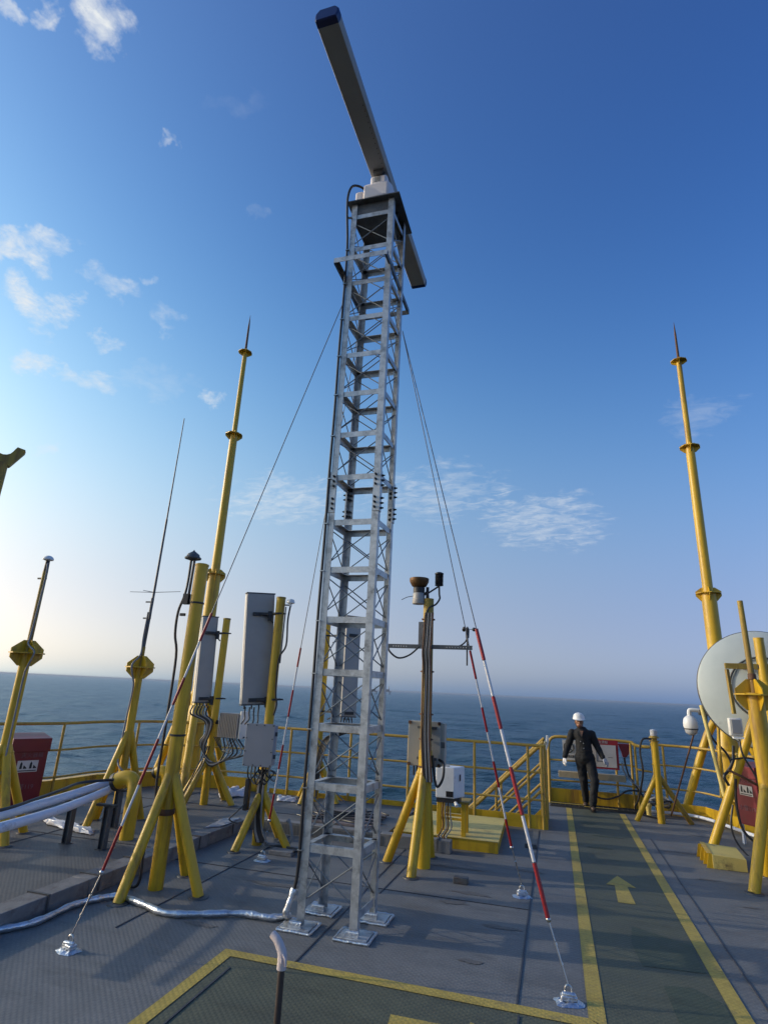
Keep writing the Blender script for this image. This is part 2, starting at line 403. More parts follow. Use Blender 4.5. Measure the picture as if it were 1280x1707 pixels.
sign_w = mat('sign_white', (0.55, 0.53, 0.50), 0.5, var=0.06, vs=8)
sign_r = mat('sign_red', (0.30, 0.012, 0.02), 0.5, var=0.1)
sign_k = mat('sign_black_print', (0.02, 0.02, 0.02), 0.6)
faint_print = mat('faded_pale_print', (0.16, 0.07, 0.09), 0.6)
bench_m = mat('weathered_beige_board', (0.36, 0.29, 0.18), 0.7, var=0.15, vs=6)
tape_m = mat('pale_pink_tape', (0.52, 0.44, 0.42), 0.6, var=0.1, bump=0.4)
dark_pipe = mat('dark_brown_pipe', (0.05, 0.035, 0.03), 0.5, var=0.3)

# ================================================================== the sea and the air
def flat(name, poly, z, m, kind='structure'):
    b = MB(); b.add([(x, y, z) for x, y in poly], [tuple(range(len(poly)))])
    o = b.build(name, m, smooth=0); o['kind'] = kind
    if o.data.polygons[0].normal.z < 0: o.data.flip_normals()
    return o
sea_m = bpy.data.materials.new('sea_water'); sea_m.use_nodes = True
t = sea_m.node_tree; b = t.nodes['Principled BSDF']
b.inputs['Base Color'].default_value = (0.012, 0.062, 0.105, 1)
b.inputs['Roughness'].default_value = 0.12
b.inputs['IOR'].default_value = 1.33
b.inputs['Specular IOR Level'].default_value = 0.22
g = t.nodes.new('ShaderNodeNewGeometry')
prev = None
for (sc, ax, stn, dst) in ((0.02, 1.8, 0.5, 5.0), (0.12, 2.0, 0.7, 1.6), (0.7, 1.6, 0.8, 0.5)):
    mp = t.nodes.new('ShaderNodeMapping'); mp.inputs['Scale'].default_value = (sc, sc*ax, sc); mp.inputs['Rotation'].default_value = (0, 0, R(18))
    nz = t.nodes.new('ShaderNodeTexNoise'); nz.inputs['Scale'].default_value = 1.0; nz.inputs['Detail'].default_value = 5; nz.inputs['Roughness'].default_value = 0.6
    nz.inputs['Distortion'].default_value = 0.4
    bu = t.nodes.new('ShaderNodeBump'); bu.inputs['Strength'].default_value = stn; bu.inputs['Distance'].default_value = dst
    t.links.new(g.outputs['Position'], mp.inputs[0]); t.links.new(mp.outputs[0], nz.inputs['Vector']); t.links.new(nz.outputs['Fac'], bu.inputs['Height'])
    if prev: t.links.new(prev, bu.inputs['Normal'])
    prev = bu.outputs[0]
df = t.nodes.new('ShaderNodeBsdfDiffuse'); df.inputs['Color'].default_value = (0.010, 0.034, 0.050, 1)
gl = t.nodes.new('ShaderNodeBsdfGlossy'); gl.inputs['Color'].default_value = (0.80, 0.93, 1.0, 1); gl.inputs['Roughness'].default_value = 0.30
fz = t.nodes.new('ShaderNodeFresnel'); fz.inputs['IOR'].default_value = 1.33
t.links.new(prev, fz.inputs['Normal']); t.links.new(prev, df.inputs['Normal']); t.links.new(prev, gl.inputs['Normal'])
fm = t.nodes.new('ShaderNodeMapRange'); fm.inputs['From Min'].default_value = 0.02; fm.inputs['From Max'].default_value = 0.85
fm.inputs['To Min'].default_value = 0.02; fm.inputs['To Max'].default_value = 0.50     # rough water: wave slopes keep grazing reflectance well below one
t.links.new(fz.outputs[0], fm.inputs[0])
ms = t.nodes.new('ShaderNodeMixShader'); t.links.new(fm.outputs[0], ms.inputs[0]); t.links.new(df.outputs[0], ms.inputs[1]); t.links.new(gl.outputs[0], ms.inputs[2])
t.links.new(ms.outputs[0], [q_ for q_ in t.nodes if q_.type == 'OUTPUT_MATERIAL'][0].inputs['Surface'])
t.nodes.remove(b)
SEA = -30.0
import numpy as np
def sea_mesh():
    rng = np.random.default_rng(5)
    NA, NR = 940, 960
    az = np.radians(np.linspace(-105, 90, NA)); rr = 45*np.exp(np.linspace(0, 1, NR)*np.log(50000/45))
    Rg, Ag = np.meshgrid(rr, az, indexing='ij'); X = Rg*np.sin(Ag); Y_ = Rg*np.cos(Ag); Z = np.zeros_like(X)
    step = Rg*np.log(50000/45)/NR
    for i in range(46):
        lam = 3.2*1.075**i; th = np.radians(64+rng.normal(0, 34)); kx, ky = 2*np.pi/lam*np.cos(th), 2*np.pi/lam*np.sin(th)
        amp = 0.0165*lam**0.80; ph = rng.uniform(0, 6.28)
        att = np.clip((lam/(step*3.0)-0.5), 0, 1)
        # groups of waves: slow beat so the sea is not a regular comb
        grp = 0.55+0.45*np.sin(X*2*np.pi/(lam*rng.uniform(5, 9))+rng.uniform(0, 6))*np.sin(Y_*2*np.pi/(lam*rng.uniform(5, 9))+rng.uniform(0, 6))
        s_ = np.sin(kx*X+ky*Y_+ph+0.9*np.sin((X*.7-Y_*.5)*2*np.pi/(lam*4.3)))
        Z += amp*att*grp*(s_+0.25*s_*s_)
    co = np.stack([X, Y_, Z+SEA], -1).reshape(-1, 3).astype(np.float32)
    i_, j_ = np.meshgrid(np.arange(NR-1), np.arange(NA-1), indexing='ij'); a_ = (i_*NA+j_).ravel()
    f_ = np.stack([a_, a_+1, a_+NA+1, a_+NA], -1).astype(np.int32)[:, ::-1]
    me = bpy.data.meshes.new('sea'); me.vertices.add(len(co)); me.vertices.foreach_set('co', co.ravel())
    me.loops.add(f_.size); me.loops.foreach_set('vertex_index', f_.ravel()); me.polygons.add(len(f_))
    me.polygons.foreach_set('loop_start', np.arange(0, f_.size, 4, dtype=np.int32)); me.update(calc_edges=True); me.validate(); me.shade_smooth()
    me.materials.append(sea_m); o = bpy.data.objects.new('sea', me); COL.objects.link(o); o['kind'] = 'structure'
    if me.polygons[1000].normal.z < 0: me.flip_normals()
sea_mesh()
hz_m = bpy.data.materials.new('marine_haze'); hz_m.use_nodes = True
t = hz_m.node_tree
for n_ in list(t.nodes):
    if n_.type != 'OUTPUT_MATERIAL': t.nodes.remove(n_)
pv = t.nodes.new('ShaderNodeVolumePrincipled'); pv.inputs['Density'].default_value = 0.000045
pv.inputs['Color'].default_value = (0.40, 0.47, 0.58, 1); pv.inputs['Anisotropy'].default_value = 0.2
t.links.new(pv.outputs[0], [n_ for n_ in t.nodes if n_.type == 'OUTPUT_MATERIAL'][0].inputs['Volume'])
MB().bb((-52000, -15000, SEA-1.5), (52000, 52000, 12.5)).build('haze', hz_m, smooth=0)['kind'] = 'stuff'

# ================================================================== the deck
ZR = 0.12                                         # the raised part of the deck, on the left
deck_g = deck_mat('grey_deck_paint', (0.150, 0.152, 0.150), (0.100, 0.096, 0.091), 0.9)
deck_l = deck_mat('grey_deck_paint_left', (0.117, 0.116, 0.113), (0.080, 0.075, 0.071), 0.9)
path_m = deck_mat('green_walkway_paint', (0.092, 0.097, 0.066), (0.066, 0.068, 0.050), 0.8)
patch_m = deck_mat('shadow_green_paint', (0.062, 0.076, 0.050), (0.052, 0.064, 0.042), 0.5)  # walkway green made darker, shade put into the colour
line_m = deck_mat('worn_yellow_line', (0.42, 0.31, 0.070), (0.27, 0.20, 0.055), 0.7, worn=(0.21, 0.17, 0.075))
OUTL = [(-8.9, -4), (6, -4), (5.2, 7.5), (3.75, 10.2), (3.25, 11.7), (2.75, 13.0), (1.75, 13.35), (-0.20, 13.35), (-0.20, 10.52), (-5.1, 10.52), (-6.3, 10.42), (-7.25, 10.05), (-7.85, 9.1), (-7.95, 8.2), (-8.35, 7.3), (-8.75, 6.0)]
d = MB(); d.prism([(x, y, -0.45) for x, y in OUTL], (0, 0, 0.45)); tag(d.build('deck', deck_g, smooth=0), kind='structure')
RD = [(-8.7, -4), (-4.40, -4), (-4.40, 8.30), (-2.28, 8.30), (-2.28, 10.46), (-5.08, 10.46), (-6.28, 10.36), (-7.2, 10.0), (-7.79, 9.1), (-7.89, 8.2), (-8.29, 7.3), (-8.69, 6.0)]
d = MB(); d.prism([(x, y, 0.0) for x, y in RD], (0, 0, ZR)); tag(d.build('raised_deck', deck_l, smooth=0), kind='structure')
# outriggers that carry the two lightning masts outside the railings
for (x, y) in ((-6.75, 10.9), (3.35, 12.9)):
    d = MB(); d.bb((x-1.0, y-0.9, -0.75), (x+1.0, y+0.9, -0.47)); tag(d.build('deck_outrigger', yellow, smooth=0), kind='structure')
flat('walkway', [(0.20, 4.66), (1.12, 4.66), (1.12, 12.62), (0.20, 12.62)], 0.004, path_m)
flat('walkway', [(-2.50, -3.9), (4.9, -3.9), (4.9, 4.66), (-2.50, 4.66)], 0.004, path_m)
b = MB()
def quad(b, poly, z): b.add([(x, y, z) for x, y in poly], [tuple(range(len(poly)))])
quad(b, [(0.14, 4.76), (0.25, 4.68), (0.26, 12.6), (0.16, 12.62)], 0.008)
quad(b, [(1.08, 3.2), (1.20, 3.2), (1.20, 12.5), (1.10, 12.5)], 0.008)
quad(b, [(-2.55, 4.76), (0.139, 4.76), (0.249, 4.65), (-2.45, 4.66)], 0.008)
quad(b, [(-2.55, 4.759), (-2.56, -3.9), (-2.46, -3.9), (-2.451, 4.659)], 0.008)
o = b.build('walkway_lines', line_m, smooth=0); o['kind'] = 'structure'
b = MB()
quad(b, [(0.566, 7.27), (0.738, 7.27), (0.722, 7.86), (0.815, 7.86), (0.655, 8.27), (0.495, 7.86), (0.588, 7.86)], 0.0075)
ax0, ay0 = (-1.0892, 4.3275)
quad(b, [(ax0, ay0), (ax0+.02, ay0-.18), (ax0+.5, ay0-.18), (ax0+.5, ay0-.26), (ax0+.85, ay0-.08), (ax0+.5, ay0+.10), (ax0+.5, ay0+.01)], 0.0075)
o = b.build('walkway_arrows', line_m, smooth=0); o['kind'] = 'structure'
b = MB()  # cast shadows on the walkway, painted as darker green sheets
quad(b, [(0.60, 5.75), (1.06, 5.80), (1.07, 6.35), (0.62, 6.62), (0.57, 6.2)], 0.0068)
quad(b, [(0.72, 4.7), (1.07, 4.75), (1.07, 5.32), (0.90, 5.50), (0.70, 5.45)], 0.0068)
for (x, y, rx, ry) in ((0.55, 9.6, .20, .06), (0.75, 10.4, .25, .05), (0.5, 11.3, .12, .1)):
    quad(b, [(x+rx*math.cos(a)*random.uniform(.7, 1.2), y+ry*math.sin(a)*random.uniform(.6, 1.3)) for a in [i*math.pi/7 for i in range(14)]], 0.0067)
o = b.build('painted_shadow_patches', patch_m, smooth=0); o['kind'] = 'structure'
stain_m = deck_mat('old_brown_stain', (0.125, 0.118, 0.110), (0.10, 0.09, 0.082), 0.9)
b = MB(); rs = random.Random(11)
for (x, y, rx, ry) in ((-1.9, 8.05, .22, .10), (-1.25, 7.75, .32, .05), (-.9, 6.9, .30, .045), (-1.05, 6.55, .16, .07), (-.55, 6.1, .20, .035), (1.75, 9.9, .42, .05), (1.7, 8.6, .16, .04), (2.1, 7.0, .12, .05), (1.75, 6.2, .10, .03), (-3.0, 5.1, .16, .05), (-2.9, 6.3, .3, .06), (-.35, 8.0, .16, .05), (2.3, 11.2, .3, .05), (-.7, 5.3, .09, .04), (1.9, 7.7, .09, .02)):
    quad(b, [(x+rx*math.cos(a)*rs.uniform(.45, 1.25), y+ry*math.sin(a)*rs.uniform(.4, 1.4)) for a in [i*2*math.pi/18 for i in range(18)]], 0.0035)
o = b.build('deck_stains', stain_m, smooth=0); o['kind'] = 'structure'
# weld seams between the deck plates
seam_m = mat('dark_weld_seam', (0.045, 0.047, 0.055), 0.6, var=0.3, vs=12)
b = MB()
def seam(p, q, z=0.0, w=0.012, h=0.006):
    p = Vector((p[0], p[1], z+h/2+0.0005)); q = Vector((q[0], q[1], z+h/2+0.0005)); b.bar(p, q, w, h)
for x in (-3.6, -1.96): seam((x, 4.77), (x, 8.28))
seam((-1.80, 6.5), (-1.74, 8.6)); seam((-0.32, 4.77), (-0.29, 10.3)); seam((1.34, 3), (1.36, 10.6)); seam((-4.38, 6.62), (-0.3, 6.66), w=.008)
seam((-2.36, 4.5), (-2.31, 0.5), z=.004); seam((2.9, 3), (2.9, 9.4)); seam((-0.3, 2), (-0.3, 4.62), z=.004)
seam((-6.1, 3), (-6.1, 9.8), z=ZR); seam((-8, 6.45), (-4.5, 6.5), z=ZR); seam((-7.6, 8.9), (-2.4, 8.95), z=ZR)
o = b.build('deck_seams', seam_m, smooth=0); o['kind'] = 'structure'

# ================================================================== trunking along the step
def trunking(name, a, c, w, z0, z1, label, straps):
    a = Vector((*a, z0)); c = Vector((*c, z0)); dd = (c-a).normalized(); L_ = (c-a).length
    T = thing(name, (a.x, a.y, z0), label, 'cable trunking', 'rusty cable trunking along the step')
    k = max(1, round(L_/0.95)); 
    for i in range(k):
        p = a + dd*(L_*i/k+0.004); q = a + dd*(L_*(i+1)/k-0.004)
        m_ = MB(); m_.bar((p+q)/2-dd*(p-q).length/2+Vector((0,0,(z1-z0)/2)), (p+q)/2+dd*(p-q).length/2+Vector((0,0,(z1-z0)/2)), w, z1-z0)
        m_.build('trunk_section', trunk_m, T, bevel=0.006)
    side = dd.cross(Vector((0,0,1)))
    for s_ in straps:
        p = a + dd*(L_*s_); m_ = MB()
        m_.bar(p+side*(w/2+.012)+Vector((0,0,z1-z0+.008)), p-side*(w/2+.012)+Vector((0,0,z1-z0+.008)), 0.022, 0.008)
        for s2 in (-1, 1): m_.bar(p+side*s2*(w/2+.010)+Vector((0,0,0.02)), p+side*s2*(w/2+.010)+Vector((0,0,z1-z0+.008)), 0.02, 0.006, up=side)
        m_.build('strap', galv_dark, T)
    return T
trunking('cable_trunking', (-4.46, 2.2), (-4.42, 8.30), 0.22, 0.0, 0.145, 'long rusty grey trunking with straps edging the raised deck on the left', (.25, .42, .52, .62, .80, .93))
trunking('cable_trunking', (-4.28, 8.38), (-1.36, 8.38), 0.15, 0.0, 0.15, 'short rusty grey trunking behind the lattice tower, ending beside the yellow platform', (.3, .6, .94))

# ================================================================== generic yellow posts
def yv(a): return Vector((math.cos(a), math.sin(a), 0))
def tripod_legs(T, x, y, z0, zj, spread, dirs, r, m=yellow, foot=True):
    for a in dirs:
        v = yv(R(a)); q = Vector((x, y, zj)) + v*0.02; p = Vector((x, y, z0)) + v*spread
        m_ = MB(); d_ = (q-p).normalized(); e = Vector((0,0,0))
        m_.tube(p - d_*0.0, q, r, r, 16)
        lg = m_.build('leg', m, T)
        w0 = p+d_*((q-p).length-.055-r); wp_ = [tuple(w0 + (Matrix.Rotation(2*math.pi*i/12, 3, d_) @ (d_.cross(Vector((0,0,1))).normalized()*(r+.002)))) for i in range(13)]
        MB().path(wp_, .006, 6, 0).build('weld_bead', m, lg)
        if foot: MB().lathe((p.x, p.y, z0), [(r*1.65, 0.002), (r*1.6, 0.010), (r*1.3, 0.014)], 16).build('foot_pad', galv_dark, lg)
def flange(T, x, y, z, rp, r, h, m=yellow, rot=12, down=None, ru=None):
    down = h if down is None else down; rot = math.degrees(math.atan2(-y, -x)) + (24 if z < 3 else 6)
    f = MB(); f.lathe((x, y, z-0.008), [(r, 0), (r, 0.016)], 8).build('flange', m, T, smooth=0)
    for k in range(4):
        g_ = MB()
        v = yv(R(rot+90*k)); c = Vector((x, y, z)); n_ = v.cross(Vector((0,0,1)))*0.006
        ri = (ru or rp)*.95; up_v = Vector((0,0,1))
        up_ = [c+v*ri+up_v*h, c+v*(ri+(r-ri)*.22)+up_v*h, c+v*r*.97+up_v*h*.34, c+v*r*.97+up_v*.0085, c+v*ri+up_v*.0085]
        ro = rp*.95; dn_ = [c+v*ro-up_v*down, c+v*(ro+(r-ro)*.18)-up_v*down, c+v*r*.97-up_v*down*.36, c+v*r*.97-up_v*.0085, c+v*ro-up_v*.0085]
        g_.prism([p-n_ for p in up_], n_*2); g_.build('gusset', m, T, smooth=0); g_ = MB(); g_.prism([p-n_ for p in dn_], n_*2); g_.build('gusset', m, T, smooth=0)

# ---- lightning masts outside the railing
def mast(x, y, label, s=1.0, legs=(200, 80, -40), zb=-0.4):
    T = thing('lightning_mast', (x, y, zb), label, 'lightning mast', 'stepped yellow lightning masts outside the railing')
    MB().tube((x,y,zb), (x,y,1.25), .19*s, .19*s, 24).tube((x,y,1.25), (x,y,1.55), .19*s, .135*s, 24, False).build('base_column', yellow, T)
    MB().tube((x,y,1.55), (x,y,4.17), .130*s, .130*s, 24).build('lower_pole', yellow, T)
    MB().tube((x,y,4.17), (x,y,7.41), .092*s, .085*s, 20).build('middle_pole', yellow, T)
    MB().tube((x,y,7.41), (x,y,9.58), .058*s, .052*s, 18).build('upper_pole', yellow, T)
    MB().tube((x,y,9.58), (x,y,10.3), .030*s, .022*s, 12).tube((x,y,10.3), (x,y,10.64), .022*s, .003, 12).build('spike', brown, T)
    flange(T, x, y, 4.17, .130*s, .225*s, .12, down=.15, ru=.092*s)
    flange(T, x, y, 7.41, .088*s, .195*s, .09, down=.13, ru=.058*s)
    flange(T, x, y, 9.58, .055*s, .165*s, .07, down=.10, ru=.030*s)
    for a in legs:
        v = yv(R(a)); MB().path([(x, y, 1.85), tuple(Vector((x,y,1.45))+v*.32), tuple(Vector((x,y,zb))+v*1.0)], .075, 14, 6).build('leg', yellow, T)
mast(-6.751, 10.3452, 'lightning mast with dark spike rising behind the two grey antenna panels on the left', legs=(175, 60, -60))
mast(3.1217, 12.7839, 'lightning mast with dark spike rising behind the white dish on the right', 1.06, legs=(166, 70, -20))

# ---- post A with navigation dome (far left)
def thin_flange_post(x, y, z0, name, label, zj, zf, ztop, dirs, rl=.062, ru=.032, spread=.45, lr=.049, up_m=yellow, cat='post'):
    T = thing(name, (x, y, z0), label, cat, 'yellow tripod posts standing on the deck')
    MB().tube((x,y,z0), (x,y,zf), rl, rl, 18).build('lower_pole', yellow, T)
    MB().tube((x,y,zf), (x,y,ztop), ru, ru, 14).build('upper_pole', up_m, T)
    flange(T, x, y, zf, rl, .205, .16, ru=ru)
    tripod_legs(T, x, y, z0, zj, spread, dirs, lr)
    return T
ax, ay = -6.46, 5.93
A_ = thin_flange_post(ax, ay, ZR, 'antenna_post', 'leftmost flanged yellow post, tipped with a small white navigation dome', 1.15, 2.25, 3.32, (-15, 75, 165, 255), up_m=yellow_old, cat='antenna post')
MB().tube((ax,ay,3.3), (ax,ay,3.47), .032, .026, 12).bar((ax-.10,ay,3.22), (ax+.04,ay,3.22), .02, .02).build('clamp', black_metal, A_)
MB().lathe((ax,ay,3.46), [(.030,0), (.066,.012), (.068,.025), (.055,.05), (.03,.066), (.004,.072)], 18).build('navigation_dome', white_p, A_)
MB().path([(ax+.035,ay-.03,3.42), (ax+.06,ay-.035,3.2), (ax+.04,ay-.04,2.5), (ax+.055,ay-.06,2.36), (ax+.20,ay-.08,2.26), (ax+.13,ay-.07,2.08), (ax+.085,ay-.05,1.9), (ax+.09,ay-.05,1.0), (ax+.10,ay-.08,.85), (ax-.02,ay-.2,.66), (ax-.25,ay-.35,.60)], .011, 8, 5).build('cable', greycab, A_)

# ---- post B with the tall whip aerial
bx, by = -5.72, 7.2
B_ = thin_flange_post(bx, by, ZR, 'antenna_post', 'flanged yellow post carrying a tall thin whip aerial with crossed rods', 1.28, 2.16, 2.45, (165, 75, 255), rl=.055, ru=.028, spread=.42, up_m=yellow_old, cat='antenna post')
MB().tube((bx,by,2.3), (bx+.02,by,3.14), .021, .021, 10).tube((bx+.03,by-.02,2.85), (bx+.03,by-.02,3.16), .022, .022, 10).build('aerial_mount', galv_dark, B_)
for z_ in (3.10, 2.86): MB().bar((bx-.07,by-.03,z_), (bx+.05,by-.03,z_), .012, .02).build('clamp', black_metal, B_)
MB().tube((bx+.02,by,3.1), (bx+.03,by,4.4), .019, .016, 8).tube((bx+.03,by,4.4), (bx+.04,by,6.15), .012, .007, 8).build('whip_aerial', galv_dark, B_)
b = MB()
for (dx, dy) in ((-.43, .0), (.46, .0), (-.10, -.12)): b.tube((bx+.02,by,3.25), (bx+.02+dx,by+dy,3.26), .005, .004, 6)
b.build('ground_rods', galv_dark, B_)
MB().path([(bx+.0,by-.03,2.95), (bx-.01,by-.03,2.6), (bx+.0,by-.04,2.34), (bx+.02,by-.20,2.20), (bx+.02,by-.18,2.08), (bx+.0,by-.08,1.9), (bx-.03,by-.07,1.5), (bx-.03,by-.09,1.15), (bx+.0,by-.14,.95), (bx+.12,by-.2,.84), (bx+.32,by-.1,.70)], .012, 8, 5).build('cable', greycab, B_)

# ---- post C, the fat one
cx_, cy_ = -3.90, 5.69
C_ = thing('antenna_post', (cx_, cy_, 0), 'thickest yellow tripod post behind the foil hose, with a dark mushroom aerial at its top', 'antenna post', 'yellow tripod posts standing on the deck')
MB().tube((cx_,cy_,.70), (cx_,cy_,3.30), .075, .075, 24).lathe((cx_,cy_,3.295), [(.079,0), (.079,.02), (.06,.028)], 24).build('upper_pole', yellow, C_)
MB().tube((cx_,cy_,0), (cx_,cy_,.70), .073, .073, 24).build('lower_pole', yellow, C_)
MB().lathe((cx_,cy_,.67), [(.076,0), (.081,.01), (.081,.05), (.076,.06)], 24).build('red_joint', brown, C_)
for (p0) in ((-3.955, 5.22), (-3.385, 5.66), (-3.88, 6.17)):
    m_ = MB(); p = Vector((*p0, 0)); q = Vector((cx_, cy_, 1.12)); q += (p-q)*0.04
    m_.tube(p, q, .051, .051, 18); lg = m_.build('leg', yellow, C_)
    MB().lathe((p.x, p.y, 0), [(.10, .002), (.097, .008), (.07, .012)], 16).build('foot_pad', galv_dark, lg)
ux, uy = cx_-.145, cy_-.02
b = MB(); b.tube((ux+.035,uy,2.85), (ux+.045,uy,3.40), .016, .016, 10).build('aerial_bracket', galv_dark, C_)
b = MB()
b.bar((ux,uy-.03,2.90), (ux+.07,uy-.03,2.90), .05, .12).bar((ux,uy-.05,2.72), (ux+.06,uy-.05,2.72), .03, .03); b.build('clamp', black_metal, C_)
for z_ in (2.85, 1.43): MB().lathe((cx_,cy_,z_), [(.077,0), (.083,.004), (.083,.018), (.077,.022)], 24).build('strap', black_metal, C_)
MB().lathe((ux+.02,uy,3.39), [(.022,-.03), (.095,-.01), (.097,.004), (.075,.022), (.070,.045), (.012,.085), (.004,.10)], 12).build('mushroom_aerial', galv_dark, C_)
MB().path([(ux,uy,3.37), (ux,uy,3.15), (ux+.005,uy-.03,2.95), (ux-.035,uy-.05,2.75), (ux-.03,uy-.05,2.5), (ux+.02,uy-.04,2.25), (ux+.035,uy-.06,1.6), (ux+.035,uy-.07,1.0), (ux+.07,uy-.07,.7), (ux+.03,uy-.10,.35), (ux+.05,uy-.12,.12), (ux-.02,uy-.1,.03), (ux-.25,uy+.0,.02)], .015, 8, 5).build('cable', blk, C_)

# ---- antenna panel builder
def rotz(a): return Matrix.Rotation(a, 3, 'Z')
def antenna_panel(c, z0, z1, w, dpt, nrm_deg, pole, label, dark=True):
    """a flat box; its grey back faces nrm_deg, a cream radome edge shows at its side"""
    T = thing('sector_antenna', (c[0], c[1], z0), label, 'antenna panel', 'tall sector antenna panels on the posts')
    M = rotz(R(nrm_deg)); cc = Vector((c[0], c[1], (z0+z1)/2)); hgt = z1-z0
    MB().box(cc, (dpt, w, hgt-.03), M).build('back_shell', panel_g, T, bevel=.008)
    MB().box(cc - M @ Vector((dpt*.30, 0, 0)), (dpt*.55, w+.012, hgt-.034), M).build('radome', panel_w, T, bevel=.012)
    b_ = MB(); b_.box(Vector((c[0],c[1],z1-.006)), (dpt*1.03, w+.018, .016), M); b_.box(Vector((c[0],c[1],z0+.006)), (dpt*1.03, w+.018, .016), M); b_.build('end_cap', galv_dark, T)
    for zb in (z1-hgt*.20, z0+.07):
        s_ = cc.copy(); s_.z = zb; s_ += M @ Vector((dpt/2+.005, 0, 0)); pq = Vector((pole[0], pole[1], zb)); dd = pq-s_
        b_ = MB(); b_.box(s_+M @ Vector((.012, 0, 0)), (.03, w*.55, .05), M); b_.bar(s_+M @ Vector((.02, 0, 0)), s_+dd*.8, .045, .035)
        b_.lathe((pole[0], pole[1], zb-.012), [(pole[2]+.003,0), (pole[2]+.015,.002), (pole[2]+.015,.026), (pole[2]+.003,.028)], 16)
        b_.bar(pq+Vector((-.03,-.02,0)), pq+Vector((.12,.02,0)), .02, .02); b_.box(s_+dd*.55+Vector((0,0,-.03)), (.05,.05,.14), M); b_.bar(s_+dd*.35+Vector((0,0,-.02)), s_+dd*.75+Vector((0,0,-.13)), .02, .02)
        b_.build('bracket', black_metal, T)
    b_ = MB()
    for k in range(4):
        p = cc + M @ Vector((0, -w/2+.05+(w-.1)*k/3, 0)); b_.tube((p.x,p.y,z0-.05), (p.x,p.y,z0+.01), .011, .011, 8)
    b_.build('connector', black_metal, T)
    return T
def tripod_post(x, y, z0, ztop, r, zj, dirs, spread, lr, label, m=yellow, lm=yellow):
    T = thing('antenna_post', (x, y, z0), label, 'antenna post', 'yellow tripod posts standing on the deck')
    MB().tube((x,y,z0), (x,y,ztop), r, r, 18).build('pole', m, T)
    MB().lathe((x,y,ztop), [(r+.004,-.02), (r+.004,.006), (r*.6,.010)], 18).build('cap', yellow_old, T)
    tripod_legs(T, x, y, z0, zj, spread, dirs, lr, lm)
    return T
# D
dx_, dy_ = -5.46, 8.93
D_ = tripod_post(dx_, dy_, ZR, 3.08, .062, .86, (180, 255, 75, 15), .46, .048, 'slim yellow post holding the further grey antenna panel and a finned radio unit')
pc = (-5.7098, 8.82)
PD = antenna_panel(pc, 1.66, 3.10, .27, .13, -40, (dx_, dy_, .062), 'smaller grey antenna panel on the slim post, in front of the left lightning mast')
# finned radio unit on D
RU = thing('radio_unit', (-5.0355, 8.85, 1.1694), 'light grey finned radio unit hung beside the slim post above looped cables', 'radio unit')
c0 = Vector((-5.0819, 8.85, 1.341)); M_ = rotz(R(-8))
MB().box(c0, (.40, .10, .38), M_).build('body', panel_g, RU, bevel=.01)
b = MB()
for k in range(12): b.box(c0+M_ @ Vector((-.18+.033*k, -.075, 0)), (.007, .05, .37), M_)
b.build('cooling_fins', panel_g, RU)
MB().box(c0+M_ @ Vector((.225, .02, .02)), (.035, .19, .42), M_).build('side_cover', panel_w, RU, bevel=.006)
MB().bar(c0+Vector((-.18,.03,.03)), (dx_+.03, dy_, c0.z+.03), .05, .06).bar(c0+Vector((-.2,-.02,-.19)), c0+Vector((.26,0,-.17)), .03,.02).build('bracket', black_metal, RU)
def cable(name, pts, r, label, m=blk, cat='cable', group=None, sm=6):
    o = MB().path(pts, r, 8, sm).build(name, m, loc=pts[0]); return tag(o, label, cat, group)
def loops(prefix, a, bpts, n, r, sag, label, group, m=blk):
    pass
lp = thing('cable_bundle', (dx_, dy_, 1.2), 'black cables looping from the smaller antenna panel to under the finned radio unit', 'cable bundle')
z0_ = 1.62
for k in range(6):
    px_ = pc[0] - .10 + .045*k; py_ = pc[1] + .02*k - .03
    r_ = random.uniform(.10, .24)
    e = c0 + Vector((-.10+.055*k, -.03, -.20))
    pts = [(px_, py_, z0_), (px_-.01, py_-.02, 1.48), (dx_-.12+.03*k, dy_-.10, 1.38), (dx_-.06+.015*k, dy_-.11, 1.20), (dx_-.14+.02*k, dy_-.12, 1.05-.02*k), (dx_+.0+.02*k, dy_-.13, .86-.03*k), (dx_+.20+.03*k, dy_-.12, .74+.015*k), (e.x+.05+.02*k, e.y, .93), tuple(e)]
    MB().path(pts, .013, 8, 6).build('cable', (blk, greycab, blk)[k % 3], lp)
for k in range(4):
    e = c0 + Vector((.02+.03*k, -.03, -.19)); MB().path([tuple(e), (e.x-.03, e.y-.03, e.z-.12-.03*k), (e.x-.12-.03*k, e.y, e.z-.2), (e.x-.25, e.y, e.z-.06), (e.x-.30, e.y, e.z+.0)], .006, 6, 6).build('cable', blk, lp)
for k in range(3):
    MB().path([(dx_-.03+.03*k, dy_-.09, 1.0), (dx_-.09+.04*k, dy_-.16, .72), (dx_-.15+.03*k, dy_-.33, .38), (dx_-.18+.05*k, dy_-.46, .16), (dx_-.05+.05*k, dy_-.5, ZR+.015)], .010, 6, 5).build('cable', blk, lp)
